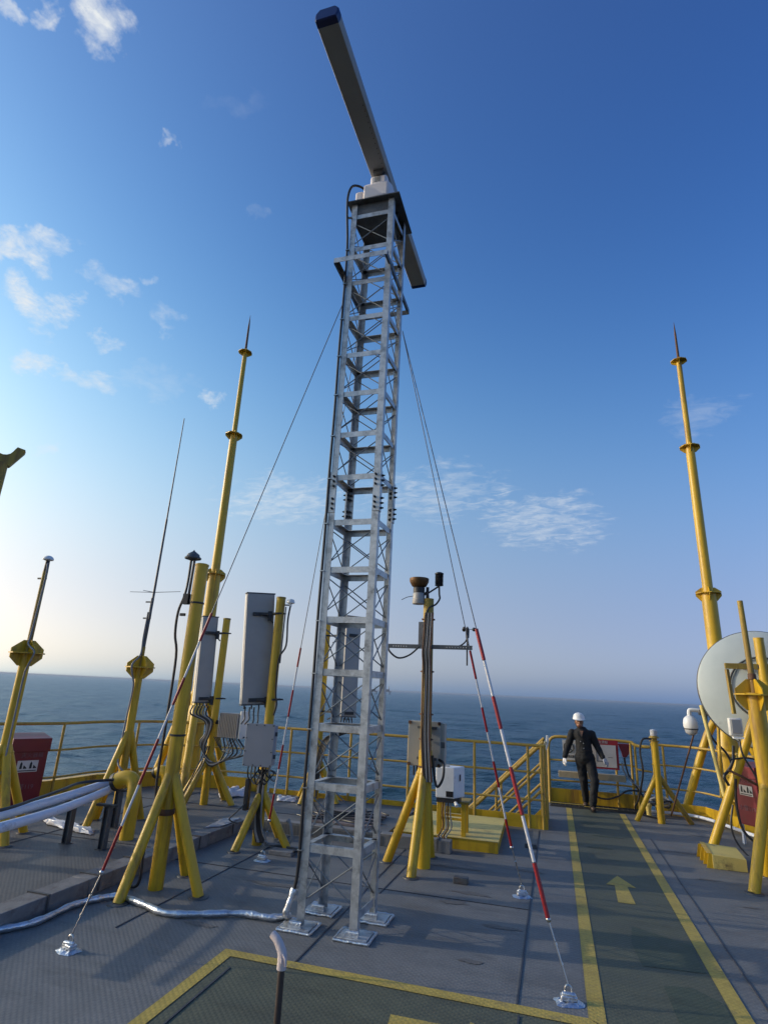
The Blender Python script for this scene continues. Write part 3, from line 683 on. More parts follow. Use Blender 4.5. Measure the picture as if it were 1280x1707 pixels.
# E
ex, ey = -3.80, 7.62
E_ = tripod_post(ex, ey, 0, 3.24, .066, .62, (-100, 75, -3), .45, .050, 'yellow post holding the larger grey antenna panel, a small white dome near its tip')
ec = (-4.0885, 7.6)
PE = antenna_panel(ec, 1.72, 3.30, .41, .12, -48, (ex, ey, .066), 'larger grey antenna panel in the middle left, nearest the lattice tower')
b = MB(); b.bar((ex+.05,ey,3.13), (ex+.17,ey,3.13), .012, .02); b.bar((ex+.09,ey-.02,2.3), (ex+.10,ey-.02,3.1), .02, .012); b.build('dome_bracket', galv_dark, E_)
MB().tube((ex+.16,ey,3.11), (ex+.16,ey,3.16), .02, .02, 12).lathe((ex+.16,ey,3.15), [(.035,0), (.058,.008), (.06,.028), (.045,.06), (.004,.072)], 16).build('navigation_dome', white_p, E_)
MB().path([(ex+.16,ey,3.12), (ex+.14,ey,2.9), (ex+.16,ey-.02,2.55), (ex+.08,ey-.05,2.35), (ex+.085,ey-.05,1.9), (ex+.11,ey-.04,1.75), (ex+.08,ey-.04,1.6)], .013, 8, 5).build('cable', blk, E_)
for (P0, deg, sh) in ((PE, 3.6, .055), (PD, 2.2, .03)):      # the panels hang slightly out of plumb
    P0.rotation_mode = 'QUATERNION'; P0.rotation_quaternion = Matrix.Rotation(R(deg), 3, Vector((.46, -.89, 0))).to_quaternion()
    P0.location = P0.location + Vector((.89, .46, 0))*sh
# junction box in front of E
JB = thing('junction_box', (-3.7695, 7.4, 0.9704), 'square blank-fronted grey junction box with screwed lid under the larger antenna panel', 'junction box')
jc = Vector((-3.7668, 7.4, 1.2362)); M_ = rotz(R(7))
MB().box(jc, (.375, .15, .50), M_).build('enclosure', box_g, JB, bevel=.01)
MB().box(jc+M_ @ Vector((0, -.086, 0)), (.40, .018, .53), M_).build('lid', box_g, JB, bevel=.006)
b = MB()
for sx in (-1, 1):
    for kz in (-1, -.33, .33, 1): p = jc + M_ @ Vector((sx*.18, -.098, kz*.245)); b.tube(p, p+M_ @ Vector((0,-.006,0)), .008, .008, 8)
for sx in (-.3,.3):
    for kz in (-1,1): p = jc + M_ @ Vector((sx*.18, -.098, kz*.245)); b.tube(p, p+M_ @ Vector((0,-.006,0)), .008, .008, 8)
b.build('screws', bolt_m, JB)
b = MB(); b.box(jc+M_ @ Vector((.205,-.02,.14)), (.02,.03,.05), M_); b.box(jc+M_ @ Vector((.205,-.02,-.14)), (.02,.03,.05), M_); b.build('latches', galv_dark, JB)
b = MB(); b.bar(jc+Vector((0,.07,.15)), (ex, ey-.04, jc.z+.15), .30, .03).bar(jc+Vector((0,.07,-.15)), (ex, ey-.04, jc.z-.15), .30, .03); b.build('bracket', galv_dark, JB)
cb = thing('cable_bundle', (ex, ey, .8), 'tangle of black cables hanging below the blank grey junction box', 'cable bundle')
for k in range(9):
    xx = jc.x - .15 + .035*k; zz_ = jc.z-.26; rr_ = random.uniform(.08, .20)
    yy_ = jc.y-.01+.03*(k % 3)
    MB().path([(xx, yy_, zz_+.02), (xx, yy_, zz_-rr_*.8), (xx+.03+.02*(k % 3), yy_+.03, zz_-rr_*1.25), (xx+.09, yy_+.05, zz_-rr_*.7), (ex-.03+.012*k, ey-.06, zz_-.1), (ex-.04+.012*k, ey-.08, .45), (ex-.03+.015*k, ey-.07, .2), (ex+.05+.02*k, ey-.12, .06)], random.choice((.009,.011,.013)), 8, 5).build('cable', random.choice((blk, blk, greycab)), cb)
for k in range(4):
    p = Vector((ec[0]-.09+.07*k, ec[1], 1.69)); MB().path([tuple(p), (p.x, p.y, 1.6), (p.x+.02, p.y-.02, 1.53), (p.x+random.uniform(-.03,.03), p.y-.05, 1.46)], .010, 8, 4).build('cable', blk, cb)
MB().bb((ex-.16,ey-.20,.42), (ex-.10,ey-.12,.80)).build('cable_gland', black_metal, cb, bevel=.01)
MB().path([(ex-.13,ey-.2,.50), (ex-.2,ey-.3,.40), (ex-.33,ey-.2,.30), (ex-.38,ey+.1,.20), (ex-.42,ey+.45,.16)], .008, 6, 6).build('cable', blk, cb)
# F behind the tower
fx, fy = -4.03, 10.12
F_ = tripod_post(fx, fy, ZR, 3.22, .060, .80, (-100, 150, 75, -10), .45, .045, 'yellow post seen through the lattice tower, holding a dark grey antenna panel')
MB().lathe((fx,fy,3.22), [(.07,0), (.07,.05), (.03,.06)], 14).build('black_cap', black_metal, F_)
fc = (-3.4975, 10.0)
antenna_panel(fc, 1.52, 3.28, .30, .14, -42, (fx, fy, .062), 'dark grey antenna panel seen through the lattice tower')
cbf = thing('cable_bundle', (fc[0], fc[1], .8), 'dark cables hanging under the antenna panel behind the lattice tower', 'cable bundle')
for k in range(5): MB().path([(fc[0]-.1+.05*k, fc[1], 1.5), (fc[0]-.12+.05*k, fc[1]-.02, 1.3), (fx+.1+.03*k, fy-.1, 1.1), (fx+.03+.02*k, fy-.12, .7), (fx+.1, fy-.2, .2)], .012, 8, 4).build('cable', blk, cbf)

# ================================================================== lattice tower
TW = thing('lattice_tower', (-1.92, 5.59, 0), 'tall square galvanised lattice tower on four foil-edged foot plates', 'lattice tower')
Lg = dict(FL=(-2.218, 5.350), FR=(-1.662, 5.350), BR=(-1.632, 5.840), BL=(-2.188, 5.840))
def V3(k, z): return Vector((*Lg[k], z))
sg = dict(FL=(1, 1), FR=(-1, 1), BR=(-1, -1), BL=(1, -1))
ZT = 7.93
def angle_leg(k, z0, z1, w=.072, t_=.008, push=0.0):
    sx, sy = sg[k]; x, y = Lg[k]; x -= sx*push; y -= sy*push
    return MB().prism([(x,y,z0), (x+sx*w,y,z0), (x+sx*w,y+sy*t_,z0), (x+sx*t_,y+sy*t_,z0), (x+sx*t_,y+sy*w,z0), (x,y+sy*w,z0)], (0,0,z1-z0))
rings = [0.13+0.49] + [0.62+0.508*i for i in range(1, 15)]
SPL = 4.0
for k in Lg:
    lo = angle_leg(k, 0.03, SPL-.002).build('leg', galv, TW, smooth=0)
    hi = angle_leg(k, SPL+.002, ZT).build('leg', galv, TW, smooth=0)
    sp = angle_leg(k, SPL-.22, SPL+.24, w=.078, t_=.008, push=.0085).build('splice_plate', galv, TW, smooth=0)
    bo = MB(); sx, sy = sg[k]
    for i in range(6):
        z_ = SPL-.18+ (.055*i if i < 3 else .055*i+.09)
        for c_ in (.042,):
            p = Vector((Lg[k][0]+sx*c_, Lg[k][1]-sy*.008, z_)); bo.tube(p+Vector((0,sy*.04,0)), p-Vector((0,sy*.018,0)), .013, .013, 6); bo.tube(p, p-Vector((0,sy*.034,0)), .008, .008, 6)
            p = Vector((Lg[k][0]-sx*.008, Lg[k][1]+sy*c_, z_)); bo.tube(p+Vector((sx*.04,0,0)), p-Vector((sx*.018,0,0)), .013, .013, 6); bo.tube(p, p-Vector((sx*.034,0,0)), .008, .008, 6)
    bo.build('bolts', bolt_m, sp)
cyc = ['FL', 'FR', 'BR', 'BL']
def face_bar(a, c, za, zc, w, h, inset):
    p, q = V3(a, za), V3(c, zc); d_ = (q-p); d_.z = 0; d_.normalize(); n_ = Vector((-d_.y, d_.x, 0))
    return p + n_*inset, q + n_*inset
for z in rings:
    for i in range(4):
        a, c = cyc[i], cyc[(i+1) % 4]
        if z == rings[0] and False: continue
        p, q = face_bar(a, c, z, z, 0, 0, .0125)
        d_ = (q-p).normalized(); n_ = Vector((-d_.y, d_.x, 0))
        p = p + d_*.0 ; m_ = MB()
        m_.bar(p+d_*.074, q-d_*.074, .006, .062)               # vertical flange of the angle
        m_.bar(p+n_*.028+d_*.010+Vector((0,0,.029)), q+n_*.028-d_*.010+Vector((0,0,.029)), .050, .005)
        m_.build('ring_beam', galv, TW, smooth=0)
br = MB(); nb = 0
lev = [0.13] + rings
for j in range(len(lev)-1):
    z0, z1 = lev[j]+.05, lev[j+1]-.05
    if abs((z0+z1)/2-SPL) < .2: continue      # open bay at the splice
    for i in range(4):
        a, c = cyc[i], cyc[(i+1) % 4]
        for (k, (u, v)) in enumerate(((z0, z1), (z1, z0))):
            p, q = face_bar(a, c, u, v, 0, 0, .018+.014*k)
            d_ = (q-p).normalized(); MB().tube(p+d_*.05, q-d_*.05, .0062, .0062, 8).build('brace_rod', rod_m, TW)
for z in (0.155,):
    for i in (1, 3):
        a, c = cyc[i], cyc[(i+1) % 4]; p, q = face_bar(a, c, z, z, 0, 0, .0125); d_ = (q-p).normalized()
        MB().bar(p+d_*.074, q-d_*.074, .006, .062).build('ring_beam', galv, TW, smooth=0)
for k in Lg:                                   # foot plates
    sx, sy = sg[k]; x, y = Lg[k]; cxp, cyp = x+sx*.02, y+sy*.02
    fp = MB().bb((cxp-.13, cyp-.11, .012), (cxp+.13, cyp+.11, .026)).build('foot_plate', galv, TW, bevel=.003)
    e = MB(); segs = 22
    for (p, q) in (((-.15,-.13),(.15,-.13)), ((.15,-.13),(.15,.13)), ((.15,.13),(-.15,.13)), ((-.15,.13),(-.15,-.13))):
        pts = [(cxp+p[0]+(q[0]-p[0])*i/8, cyp+p[1]+(q[1]-p[1])*i/8, .012+random.uniform(-.003,.004)) for i in range(9)]
        e.path(pts, .011, 8, 3)
    e.bb((cxp-.15, cyp-.13, .002), (cxp+.15, cyp+.13, .009)); e.build('foil_edging', foil, fp)
    h = MB(); h.bb((cxp-.07, cyp-sy*.0-.085, .027), (cxp+.05, cyp-.055, .055)); h.tube((cxp-.06,cyp-.07,.06), (cxp+.05,cyp-.07,.06), .015, .015, 10)
    h.build('hold_down_clip', foil, fp)
# head plate and its stiffeners
MB().bb((-2.27, 5.29, ZT), (-1.58, 5.98, ZT+.014)).build('head_plate', galv_dark, TW)
b = MB()
for y_ in (5.37, 5.60, 5.83): b.bb((-2.20, y_-.004, ZT-.10), (-1.67, y_+.004, ZT-.001))
b.bb((-2.19, 5.36, ZT-.22), (-1.69, 5.83, ZT-.102)); b.build('head_stiffener', galv_dark, TW)
# cantilever frame
b = MB(); zf = 6.86
b.bb((-2.31, 5.13, zf), (-1.645, 5.136, zf+.065)); b.bb((-2.31, 5.1365, zf+.059), (-1.645, 5.19, zf+.065))
fr = b.build('outrigger_frame', galv, TW, smooth=0)
for x_ in (-2.31, -1.655):
    MB().bb((x_, 5.137, zf-.012), (x_+.006, 6.25, zf+.057)).build('outrigger_frame', galv_dark, TW, smooth=0)
    MB().bb((x_+(.0061 if x_ < -2 else -.0001), 5.137, zf+.051), (x_+(.05 if x_ < -2 else -.04), 6.25, zf+.0575)).build('outrigger_frame', galv_dark, TW, smooth=0)
MB().bb((-2.31, 6.251, zf-.012), (-1.65, 6.257, zf+.057)).build('outrigger_frame', galv_dark, TW, smooth=0)
# cable up the front left leg
cl = [(-2.255, 5.335, .28)] + [(-2.233-.004*(i % 2), 5.338, .5+.75*i) for i in range(10)] + [(-2.26, 5.30, 7.75), (-2.25, 5.26, 8.0), (-2.20, 5.27, 8.16), (-2.10, 5.36, 8.20), (-2.03, 5.45, 8.12)]
cbl = MB().path(cl, .015, 10, 4).build('tower_cable', blk, loc=(-2.25, 5.33, .28))
tag(cbl, 'thick black cable clipped up the front left leg of the lattice tower', 'cable')
b = MB()
for i in range(15): b.bb((-2.252, 5.318, .6+.508*i), (-2.205, 5.3495, .608+.508*i))
b.build('cable_clip', shiny, TW)
# ================================================================== radar
RA = thing('radar_scanner', (-1.92, 5.56, ZT+.014), 'long grey radar scanner bar with navy end caps atop the lattice tower', 'radar scanner')
zb = ZT+.015
b = MB(); b.prism([(-2.07, 5.30, zb), (-1.73, 5.30, zb), (-1.70, 5.38, zb), (-1.70, 5.84, zb), (-2.07, 5.84, zb)], (0,0,.24)); b.build('gearbox', pinkwhite, RA, bevel=.03)
b = MB(); b.prism([(-2.0, 5.34, zb+.241), (-1.77, 5.34, zb+.241), (-1.77, 5.78, zb+.241), (-2.0, 5.78, zb+.241)], (0,0,.16)); b.build('gearbox_upper', pinkwhite, RA, bevel=.035)
MB().bb((-2.19, 5.34, zb+.001), (-2.075, 5.60, zb+.19)).build('motor', pinkwhite, RA, bevel=.03)
MB().tube((-1.885, 5.57, zb+.402), (-1.885, 5.57, zb+.43), .09, .08, 20).build('turning_neck', pinkwhite, RA)
MB().bb((-1.94, 5.345, zb+.29), (-1.86, 5.336, zb+.37)).build('label_plate', galv, RA)
# the bar: its long axis is close to +Y
p0 = Vector((-1.902, 3.52, 8.385)); p1 = Vector((-1.852, 7.62, 8.385)); d_ = (p1-p0).normalized(); s_ = Vector((0,0,1)).cross(d_)*-1
sec = [(-.125, 0), (.115, 0), (.135, .045), (.135, .115), (.10, .16), (-.09, .16), (-.135, .10), (-.135, .02)]
def sect(p, k=1.0):
    k *= .93; return [p + s_*(u*k) + Vector((0,0,v*k+(1-k)*.08)) for u, v in sec]
MB().prism(sect(p0+d_*.075), (p1-p0)-d_*.15).build('scanner_bar', radar_g, RA, smooth=20)
for (a_, dd) in ((p0, 1), (p1, -1)):
    b = MB(); A1 = sect(a_+d_*dd*.075, 1.02); A2 = sect(a_+d_*dd*.012, 1.01); A3 = sect(a_, .90)
    n_ = len(A1); b.add(A1+A2+A3, [(i, (i+1) % n_, n_+(i+1) % n_, n_+i) for i in range(n_)] + [(n_+i, n_+(i+1) % n_, 2*n_+(i+1) % n_, 2*n_+i) for i in range(n_)] + [tuple(range(2*n_, 3*n_)), tuple(range(n_))])
    b.build('end_cap', blue_cap, RA, smooth=25)
b = MB(); b.bb((-1.95, 5.30, 8.355), (-1.82, 5.42, 8.384)); b.bb((-1.95, 5.72, 8.355), (-1.82, 5.84, 8.384)); b.build('bar_saddle', galv_dark, RA)
b = MB()
for k in range(14): b.tube((-1.812, 4.45+.07*k, 8.384), (-1.812, 4.45+.07*k, 8.378), .006, .006, 6)
b.build('rivets', galv_dark, RA)

# ================================================================== guy wires with red and white sleeves
def guy(anchor, top, ts, label, r=.02, wr=.005, red_first=True):
    a = Vector(anchor); c = Vector(top); P_ = lambda t_: a.lerp(c, t_)
    T = thing('guy_wire', anchor, label, 'guy wire', 'guy wires staying the lattice tower')
    # foil-covered deck pad with a ring
    Mr = rotz(random.uniform(-.4,.4)); b = MB(); n0 = 18; vs = [a+Vector((0,0,.014))]; 
    for i in range(n0):
        q_ = 2*math.pi*i/n0; e_ = (abs(math.cos(q_))**4+abs(math.sin(q_))**4)**-.25
        vs.append(a + Mr @ Vector((math.cos(q_)*.095*e_*random.uniform(.9,1.12), math.sin(q_)*.072*e_*random.uniform(.9,1.12), .002)))
    for i in range(n0):
        q_ = 2*math.pi*i/n0; vs.append(a + Mr @ Vector((math.cos(q_)*.07, math.sin(q_)*.05, random.uniform(.012,.022))))
    b.add(vs, [(1+i, 1+(i+1) % n0, 1+n0+(i+1) % n0, 1+n0+i) for i in range(n0)] + [(0, 1+n0+i, 1+n0+(i+1) % n0) for i in range(n0)]); pad = b.build('foil_pad', foil, T, smooth=0)
    b = MB(); b.box((a.x, a.y, .032), (.11, .06, .030), Mr); b.tube((a.x-.045, a.y-.012, .052), (a.x+.045, a.y-.008, .052), .016, .016, 9); b.build('clamp_block', foil, pad, bevel=.008)
    ring = [tuple(Vector((a.x, a.y, .075)) + Vector((math.cos(q)*.024, 0, math.sin(q)*.030))) for q in [i*math.pi/6 for i in range(13)]]
    MB().path(ring, .007, 6, 0).build('ring', shiny, pad)
    st = a + Vector((0,0,.10)); e = P_(ts[0]); dd = (e-st); l = dd.length; dd.normalize()
    b = MB(); b.tube(st, st+dd*l*.30, .0055, .0055, 8); b.tube(st+dd*l*.30, st+dd*l*.34, .011, .011, 8); b.tube(st+dd*l*.34, st+dd*l*.60, .007, .007, 8); b.tube(st+dd*l*.60, st+dd*l*.64, .012, .012, 8); b.tube(st+dd*l*.66, e, .006, .006, 8); b.sph(e, .02, 10, 6)
    b.build('turnbuckle', shiny, T)
    MB().tube(e, c, wr, wr, 8).build('wire', wire_m, T)
    for i in range(len(ts)-1):
        MB().tube(P_(ts[i]+.0005), P_(ts[i+1]-.0005), r*(1 if i % 2 == 0 else .82), r*(1 if i % 2 == 0 else .82), 12).build('sleeve', red_s if (i % 2 == 0) else white_s, T)
guy((-3.621, 4.2897, 0.0), (-2.23, 5.34, 6.45), [0.0798, 0.1305, 0.1782, 0.2345, 0.2775, 0.3143, 0.365, 0.4068], 'guy wire with red and white sleeves anchored at the lower left of the deck', r=0.012)
guy((0.0217, 4.9361, 0.0), (-1.62, 5.85, 6.3), [0.0725, 0.1273, 0.176, 0.2298, 0.275, 0.3163, 0.3643, 0.4093], 'nearest red and white sleeved guy wire, anchored by the corner of the yellow lines', r=0.0165)
guy((-0.3937, 7.0327, 0.0), (-1.62, 5.85, 6.3), [0.0742, 0.118, 0.1673, 0.209, 0.2562, 0.2968, 0.3438, 0.3927], 'thinner red and white sleeved guy wire on the right, behind the cup anemometer', r=0.013)
guy((-3.4024, 7.0062, 0.0), (-2.2, 5.85, 6.45), [0.0703, 0.1173, 0.161, 0.2043, 0.2545, 0.3033, 0.3448, 0.3803], 'red and white sleeved guy wire on the left, anchored near the middle left post', r=0.0115)


# ================================================================== meteorological mast
gx, gy = -1.574, 7.595
G_ = thing('weather_mast', (gx, gy, 0), 'brown-stained yellow weather mast on tripod legs right of the lattice tower', 'weather mast')
MB().tube((gx,gy,0), (gx,gy,1.30), .085, .085, 20).build('lower_pole', yellow, G_)
MB().tube((gx,gy,1.30), (gx,gy,3.22), .072, .070, 18).build('upper_pole', yellow_old, G_)
tripod_legs(G_, gx, gy, 0, 1.12, .46, (-95, 177, 90), .055)
MB().bb((gx-.115, gy-.075, 2.58), (gx+.06, gy-.060, 2.90)).build('mounting_plate', trunk_m, G_)
b = MB(); b.bb((-2.11, gy-.10, 2.545), (-.97, gy-.094, 2.60)); b.bb((-2.11, gy-.0935, 2.594), (-.97, gy-.055, 2.60)); b.build('cross_arm', galv_dark, G_)
b = MB()
for k in range(6): b.tube((-2.02+.035*k, gy-.101, 2.573), (-2.02+.035*k, gy-.104, 2.573), .008, .008, 8)
for k in range(8): b.tube((-1.30+.036*k, gy-.101, 2.573), (-1.30+.036*k, gy-.104, 2.573), .006, .006, 8)
b.build('slots', panel_w, G_)
for k in range(6):
    xx = gx-.035+.021*k; MB().path([(xx+.01, gy-.085, 3.02), (xx, gy-.098, 2.7), (xx-.01, gy-.115, 2.5), (xx, gy-.098, 2.3), (xx+.008*(k % 2), gy-.10, 1.9), (xx, gy-.10, 1.5), (xx+.02, gy-.115, 1.2), (xx+.04, gy-.11, .95)], .0105, 8, 4).build('cable', (brown, blk, greycab, blk, greycab, brown)[k], G_)
for z_ in (2.93, 2.25, 1.72, 1.42, 1.10): MB().lathe((gx,gy,z_), [(.074 if z_ > 1.3 else .087,0), (.092,.004), (.092,.018), (.074 if z_ > 1.3 else .087,.022)], 18).build('strap', brown, G_)
MB().path([(-2.10, gy-.08, 2.58), (-2.07, gy-.1, 2.50), (-1.95, gy-.1, 2.42), (-1.80, gy-.1, 2.46), (-1.66, gy-.09, 2.58)], .012, 8, 5).build('arm_cable', blk, G_)
MB().path([(gx+.10, gy-.05, 1.25), (gx+.13, gy-.05, 1.0), (gx+.17, gy-.06, .90), (gx+.235, gy-.06, 1.0), (gx+.24, gy-.04, 1.16), (gx+.17, gy+.02, 1.20)], .016, 8, 5).build('cable_loop', blk, G_)
b = MB()
for z_ in (1.20, 1.36, 1.52): b.bb((-1.8335, 7.72, z_), (-1.8305, 7.85, z_+.03))
b.bb((-1.40, 7.705, 1.33), (-1.348, 7.709, 1.40)); b.build('hinges', galv_dark, G_)
# funnel instrument
sx_, sy_ = gx-.135, gy-.02
SN = thing('rain_gauge', (sx_, sy_, 3.12), 'bronze funnel rain gauge on a grey drum at the top left of the weather mast', 'rain gauge')
MB().lathe((sx_, sy_, 3.145), [(.085,0), (.088,.01), (.088,.06), (.082,.065), (.082,.14), (.076,.15)], 20).build('drum', panel_g, SN)
MB().lathe((sx_, sy_, 3.296), [(.078,0), (.080,.07), (.070,.08)], 20).build('black_band', black_metal, SN)
MB().lathe((sx_, sy_, 3.376), [(.072,0), (.10,.015), (.132,.075), (.135,.12), (.128,.125), (.12,.075), (.05,.02)], 24).build('funnel', bronze, SN)
MB().path([(sx_-.08, sy_-.03, 3.25), (sx_-.16, sy_-.03, 3.235), (sx_-.235, sy_-.03, 3.20)], .005, 6, 4).build('thin_lead', wire_m, SN)
MB().path([(sx_+.08, sy_-.02, 3.27), (gx-.01, sy_-.02, 3.30), (gx-.01, gy, 3.10)], .018, 8, 3).build('bracket', black_metal, SN)
# louvred shield
lx, ly = gx+.14, gy
LS = thing('sensor_shield', (lx, ly, 3.35), 'small black louvred sensor shield at the top right of the weather mast', 'sensor')
b = MB()
for k in range(9): b.lathe((lx, ly, 3.40+.018*k), [(.045,0), (.058,.002), (.060,.006), (.045,.014)], 20)
b.build('louvres', black_metal, LS)
MB().lathe((lx, ly, 3.562), [(.062,0), (.060,.012), (.03,.026), (.004,.03)], 20).build('lid', black_metal, LS)
MB().path([(lx,ly,3.39), (lx+.005,ly,3.28), (lx+.01,ly,3.22), (lx-.04,ly-.02,3.14), (lx-.12,ly-.06,3.09), (lx-.16,ly-.09,2.98)], .013, 8, 5).build('cable', blk, LS)
MB().path([(lx-.01,ly,3.39), (lx-.07,ly,3.35), (gx-.01,ly,3.30)], .012, 8, 3).tube((gx-.02,gy,3.18), (gx-.02,gy,3.38), .022, .022, 10).build('arm', black_metal, LS)
# cup anemometer
wx, wy = -1.035, gy-.08
AN = thing('anemometer', (wx, wy, 2.60), 'black cup anemometer at the right end of the weather mast cross arm', 'anemometer')
MB().tube((wx,wy,2.60), (wx,wy,2.72), .012, .012, 8).tube((wx,wy,2.70), (wx,wy,2.80), .022, .026, 12).lathe((wx,wy,2.80), [(.02,0), (.02,.02), (.004,.045)], 10).build('body', black_metal, AN)
b = MB()
for a in (10, 130, 250):
    v = yv(R(a)); p = Vector((wx,wy,2.81)); b.tube(p, p+v*.08, .004, .004, 6); b.sph(p+v*.085, .026, 12, 8)
b.build('cups', black_metal, AN)
MB().tube((wx-.005,wy,2.35), (wx-.005,wy,2.58), .010, .010, 8).build('pin', black_metal, AN)
MB().path([(wx,wy,2.74), (wx-.02,wy,2.66), (wx-.09,wy,2.60), (wx-.18,wy+.01,2.585)], .010, 8, 5).build('cable', blk, AN)
# cabinet behind the mast
CB = thing('instrument_cabinet', (-1.60, 7.78, 1.10), 'beige rust-streaked instrument cabinet strapped behind the weather mast', 'cabinet')
MB().bb((-1.83, 7.70, 1.10), (-1.40, 7.87, 1.64)).build('enclosure', cab_b, CB, bevel=.008)
MB().bb((-1.40+.001, 7.71, 1.115), (-1.355, 7.86, 1.625)).build('side_flange', cab_b, CB, bevel=.004)
b = MB()
for x_ in (-1.81, -1.42):
    for z_ in (1.12, 1.62): b.lathe((x_, 7.697, z_), [(.022,0), (.022,.006), (.01,.010)], 10, axis=(0,-1,0)); b.bb((x_-.018, 7.685, z_-.018), (x_+.018, 7.699, z_+.018))
b.build('corner_lug', brown, CB)
b = MB(); b.bb((-1.70, 7.66, 1.55), (-1.45, 7.6995, 1.58)); b.bb((-1.70, 7.66, 1.18), (-1.45, 7.6995, 1.21)); b.build('bracket', galv_dark, CB)
b = MB()
for x_ in (-1.76, -1.72): b.tube((x_, 7.78, 1.10), (x_, 7.78, .98), .012, .012, 8)
b.build('cable_glands', black_metal, CB)

# ================================================================== yellow platform with the white box
PL = thing('access_platform', (-1.53, 9.4, 0), 'low yellow plate platform with chamfered corner beside the weather mast', 'platform')
pp = [(-2.22, 8.60), (-0.77, 8.60), (-0.80, 10.20), (-2.02, 10.20), (-2.22, 9.6)]
MB().prism([(x, y, 0.137) for x, y in pp], (0,0,.008)).build('top_plate', plate_y, PL, smooth=0)
MB().prism([(x+(0.012 if x < -1.5 else -.012), y+(.012 if y < 9.3 else -.012), 0.001) for x, y in pp], (0,0,.1355)).build('skirt', yellow, PL, smooth=0)
ST = thing('equipment_stand', (-1.42, 8.72, .145), 'small yellow four-legged stand on the platform under the white box', 'stand')
b = MB(); b.bb((-1.62, 8.36+.30, .545), (-1.17, 9.02, .575)); b.build('top', yellow_old, ST, bevel=.004)
for x_ in (-1.59, -1.25):
    for y_ in (8.70, 8.97): MB().bb((x_-.03, y_-.03, .145), (x_+.03, y_+.03, .545)).build('leg', yellow, ST, bevel=.004)
b = MB(); b.bb((-1.56, 8.69, .33), (-1.28, 8.71, .36)); b.bb((-1.56, 8.96, .33), (-1.28, 8.98, .36)); b.build('cross_bar', yellow, ST)
WB = thing('sensor_box', (-1.42, 8.6, .61), 'clean white square box with a small dark nameplate, on the yellow stand', 'equipment box')
MB().prism([(-1.60, 8.45, .635), (-1.34, 8.45, .635), (-1.235, 8.70, .635), (-1.58, 8.72, .635)], (0,0,.39)).build('housing', white_p, WB, bevel=.012)
b = MB(); b.bb((-1.59, 8.47, .577), (-1.28, 8.69, .634)); b.build('base', black_metal, WB)
MB().tube((-1.54, 8.52, 1.035), (-1.42, 8.52, 1.035), .02, .02, 10).build('top_handle', galv, WB)
MB().bb((-1.455, 8.442, .655), (-1.355, 8.4485, .725)).build('nameplate', glass_m, WB)
MB().bb((-1.285, 8.560, .85), (-1.275, 8.62, .93)).build('latch', black_metal, WB)
MB().tube((-1.34, 8.50, .60), (-1.30, 8.44, .555), .022, .026, 10).build('white_outlet', white_p, WB)
for k in range(4):
    xx = -1.50+.035*k; cable_pts = [(xx, 8.52, .60), (xx-.01, 8.50, .45), (xx+.01*(k % 2), 8.52, .28), (xx-.05, 8.50, .18), (xx-.06, 8.47, .16), (xx-.04, 8.42, .155)]
    MB().path(cable_pts, .010, 8, 4).build('cable', greycab if k % 2 else brown, WB)

# ================================================================== railings
def railing(pts, label, base_z, posts, toe, zt=1.24, name='railing', mids=(.42, .83), toe_z=None, m=rail_y, r=.024, toe_off=0.0):
    T = thing(name, (*pts[0], base_z(0) if callable(base_z) else base_z), label, 'railing', 'yellow safety railings around the deck edge')
    def onp(s_):
        for i in range(len(pts)-1):
            a = Vector((*pts[i], 0)); c = Vector((*pts[i+1], 0)); l = (c-a).length
            if s_ <= l or i == len(pts)-2: return a+(c-a)*(s_/l)
            s_ -= l
    tot_ = sum((Vector((*pts[i], 0))-Vector((*pts[i+1], 0))).length for i in range(len(pts)-1))
    MB().path([(x, y, zt) for x, y in pts], r, 12, 5).build('top_rail', m, T)
    for f_ in mids: MB().path([(x, y, f_) for x, y in pts], r*.72, 10, 5).build('middle_rail', m, T)
    for s_ in posts:
        p = onp(s_*tot_); MB().tube((p.x,p.y,base_z), (p.x,p.y,zt-.01), r*.95, r*.95, 12).build('post', m, T)
    if toe:
        b_ = MB(); P2 = pts if len(pts) > 2 else pts
        for i in range(len(pts)-1):
            a = Vector((*pts[i], 0)); c = Vector((*pts[i+1], 0)); dd = (c-a).normalized()
            b_.bar(a-dd*.001+Vector((0,0,base_z+toe/2)), c+dd*.001+Vector((0,0,base_z+toe/2)), .010, toe)
        b_.build('toe_board', yellow, T, smooth=0)
    return T
railing([(-0.17, 10.44), (-2.9, 10.44), (-5.05, 10.42)], 'straight yellow railing behind the weather mast and lattice tower', 0.0, (.01, .055, .235, .47, .69, .93), .20)
railing([(-5.10, 10.42), (-6.2, 10.30), (-7.15, 9.97), (-7.70, 9.07), (-7.80, 8.2), (-8.22, 7.3), (-8.6, 6.0), (-8.6, 2.0)], 'curved yellow railing round the raised deck on the left', ZR, (.12, .25, .389, .52, .66, .82), .22)
# wide ledge kerb outside the left rail
LG = MB(); 
for (p, q) in (((-7.15, 10.02), (-7.78, 9.1)), ((-7.78, 9.1), (-7.88, 8.2)), ((-7.88, 8.2), (-8.32, 7.2))): LG.bar((p[0], p[1], .34), (q[0], q[1], .34), .14, .06)
o = LG.build('edge_coaming', yellow, smooth=0, loc=(-7.8, 8.7, .34)); tag(o, 'thick yellow edge coaming along the foot of the curved left railing', 'coaming')
# end boards of the back railing beside the stair opening
railing([(-0.17, 10.46), (-0.165, 11.35)], 'short yellow railing returning beside the stair opening', 0.0, (.03, .95), .20)
